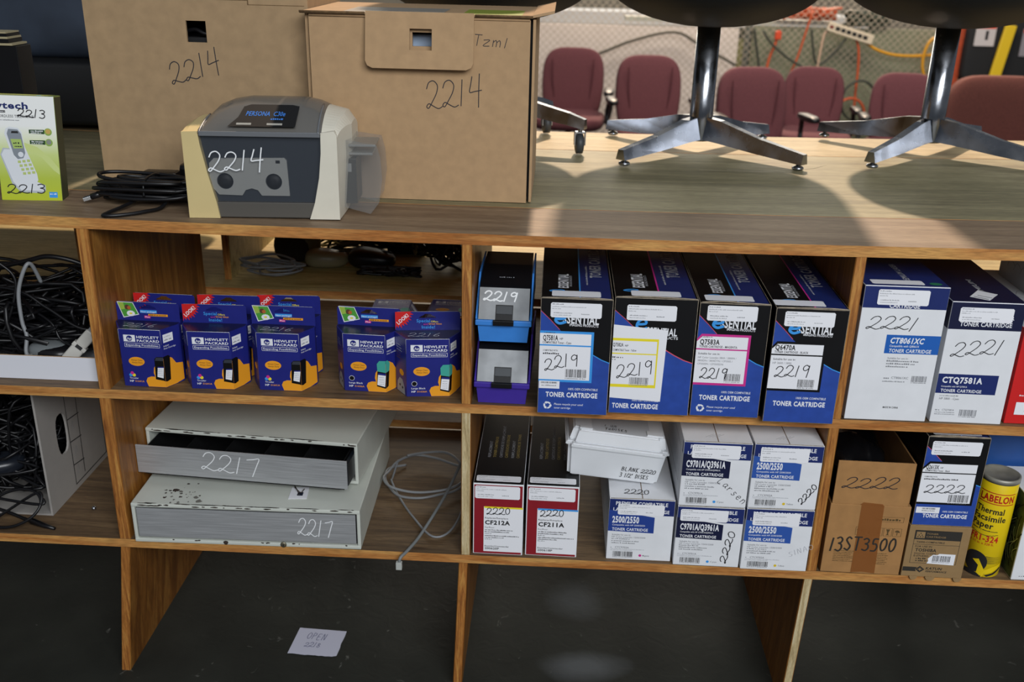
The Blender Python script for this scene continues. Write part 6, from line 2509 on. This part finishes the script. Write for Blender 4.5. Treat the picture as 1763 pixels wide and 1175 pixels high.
OR = mat('orange_cord', 'C4552C', .5)
DG = mat('dark_grey_cord', '3E4038', .5)
hang('black_cable', 'dark cable sagging across the fence in front of the pinkish board', [(.90, -.01, .68), (1.10, -.01, .70), (1.35, -.015, .80), (1.62, -.015, .86), (1.80, -.015, .78), (2.04, -.015, .66)], .010, mat('fence_cable', '5C564C', .6), 'cable')
hang('orange_extension_cable', 'orange extension cable with a red-orange socket hanging left of centre on the fence', [(2.30, -.01, .89), (2.285, -.012, .80), (2.255, -.012, .70), (2.24, -.012, .55)], .009, OR, 'cable')
t = MB()
t.box(2.275, FC - .035, .83, 2.315, FC - .005, .885, mat('orange_red_socket', 'D0451E', .5), .008)
tag(t.build('cable_socket'), 'red-orange cable socket hooked under the rail on the fence', 'socket')
hang('orange_extension_cable', 'thin orange cable dropping from the cord heap behind the two overlapping chairs', [(2.50, -.01, 1.00), (2.47, -.012, .86), (2.44, -.012, .72), (2.40, -.012, .60), (2.36, -.012, .5)], .007, OR, 'cable')
hang('orange_extension_cable', 'orange cable dropping below the power strip', [(2.80, -.01, .86), (2.83, -.012, .78), (2.845, -.012, .66), (2.85, -.012, .52), (2.86, -.012, .35)], .008, OR, 'cable')
hang('yellow_extension_cable', 'yellow cable swagging from the power strip to the right', [(2.86, -.01, .84), (2.93, -.015, .79), (3.05, -.015, .755), (3.20, -.015, .75), (3.40, -.015, .77)], .010, mat('yellow_cord', 'D99A1E', .5), 'cable')
hang('black_cable', 'dark cable running diagonally down the grey-green board', [(2.19, -.05, .885), (2.26, -.055, .80), (2.40, -.055, .70), (2.58, -.055, .62), (2.70, -.055, .58)], .008, DG, 'cable')
hang('black_cable', 'dark cable dropping beside the fence post', [(2.14, -.012, .89), (2.16, -.012, .80), (2.19, -.012, .68), (2.21, -.012, .55)], .009, DG, 'cable')
hang('black_cable', 'dark cable hanging in a V under the power strip', [(2.51, -.01, .90), (2.53, -.012, .80), (2.56, -.012, .70), (2.60, -.012, .685), (2.66, -.012, .74), (2.74, -.012, .85)], .008, DG, 'cable')
hang('white_cable', 'pale pink cable hanging straight down left of the power strip', [(2.66, -.01, .905), (2.60, -.013, .88), (2.585, -.013, .78), (2.575, -.013, .60)], .008, mat('pale_pink_cord', 'C9A992', .5), 'cable')
hang('coiled_black_cable', 'dark cable coil hung low on the fence between chairs', [(2.86 + .11 * math.cos(a), -.075 + .001 * a, .46 + .13 * math.sin(a)) for a in [k * .6 for k in range(24)]], .008, DG, 'cable', 5)
hang('coiled_orange_cable', 'orange cable coil hung low beside the dark coil', [(2.80 + .10 * math.cos(a), -.11 - .001 * a, .36 + .12 * math.sin(a)) for a in [k * .6 for k in range(22)]], .008, OR, 'cable', 5)
t = MB()
for k in range(16):
    rng = random.Random(700 + k)
    t.cord([(2.47 + rng.uniform(-.18, .22), FC + .10 + rng.uniform(-.05, .05), .955 + rng.uniform(0, .075)) for j in range(7)], .008, OR, 6, 5)
o = t.build('orange_cable_heap')
o['kind'] = 'stuff'
tag(o, 'heap of red-orange extension cables on the rail', 'cables')
t = MB()
for k in range(14):
    rng = random.Random(730 + k)
    t.cord([(2.88 + rng.uniform(-.13, .16), FC + .12 + rng.uniform(-.04, .06), .915 + rng.uniform(0, .10)) for j in range(7)], .012, mat('dark_green_cord', '3C4236', .4), 6, 5)
o = t.build('dark_cable_heap')
o['kind'] = 'stuff'
tag(o, 'heap of dark green and black cables right of the orange heap', 'cables')
t = thing('power_strip', 'off-white power strip hanging at a slant from the fence', 'power strip', (2.755, FC - .025, .885), rot=(0, .27, 0))
q = MB()
q.box(-.155, -.022, -.030, .155, .010, .030, mat('aged_white_plastic', 'D8C8B0', .5), .006)
q.build('housing', t)
for k in range(6):
    q = MB()
    q.box(-.105 + .038 * k, -.0245, -.012, -.075 + .038 * k, -.0215, .012, DARKVOID, .002)
    q.build('socket', t)
q = MB()
q.box(-.145, -.0245, -.010, -.12, -.0215, .010, mat('switch_red', '7A2A22', .4), .002)
q.build('switch', t)
# right edge: bag, handle, orange tool
t = thing('tool_bag', 'black bag with white tags hanging behind the chair at the right edge', 'bag', (3.78, FC - .06, .80), 0)
q = MB()
q.superell((0, 0, 0), (.30, .06, .22), mat('black_canvas', '16171B', .8, bump=.1, vscale=200), .3, .25, 36, 16)
q.build('bag', t)
for (x, z, w_, h_, m) in ((-.20, .095, .125, .125, mat('printed_tag', 'C9C2C4', .6)), (.085, .06, .105, .17, mat('clear_bag_tag', '8E8A92', .35))):
    q = MB()
    q.box(x - w_ / 2, -.068, z - h_ / 2, x + w_ / 2, -.064, z + h_ / 2, m)
    q.rect(Face((x - w_ / 2, -.068, z - h_ / 2), (1, 0, 0), (0, 0, 1), w_, h_), .50, .30, .65, .75, INK, 4)
    q.rect(Face((x - w_ / 2, -.068, z - h_ / 2), (1, 0, 0), (0, 0, 1), w_, h_), .02, .85, .98, .98, mat('orange_red_socket', 'D0451E'), 4)
    q.build('tag', t)
t = MB()
t.M = Matrix.Translation((3.66, FC - .16, .55)) @ Matrix.Rotation(.13, 4, 'Y')
t.box(-.035, -.012, -.55, .035, .012, .42, mat('yellow_handle', 'E3BE22', .45), .006)
tag(t.build('yellow_bar'), 'flat bright yellow bar standing in front of the black bag', 'bar')
t = MB()
t.box(3.40, FC - .05, .40, 3.49, FC - .01, .95, mat('rust_orange_plastic', 'A94322', .6, vary=.15), .02)
tag(t.build('orange_barrier'), 'rust-orange upright plastic panel beside the black bag', 'panel')
hang('coiled_yellow_cable', 'yellow cable coil hanging behind the right chrome column', [(3.30 + .06 * math.cos(a), -.06 + .001 * a, .74 + .13 * math.sin(a)) for a in [k * .6 for k in range(22)]], .009, mat('yellow_cord', 'D99A1E'), 'cable', 5)
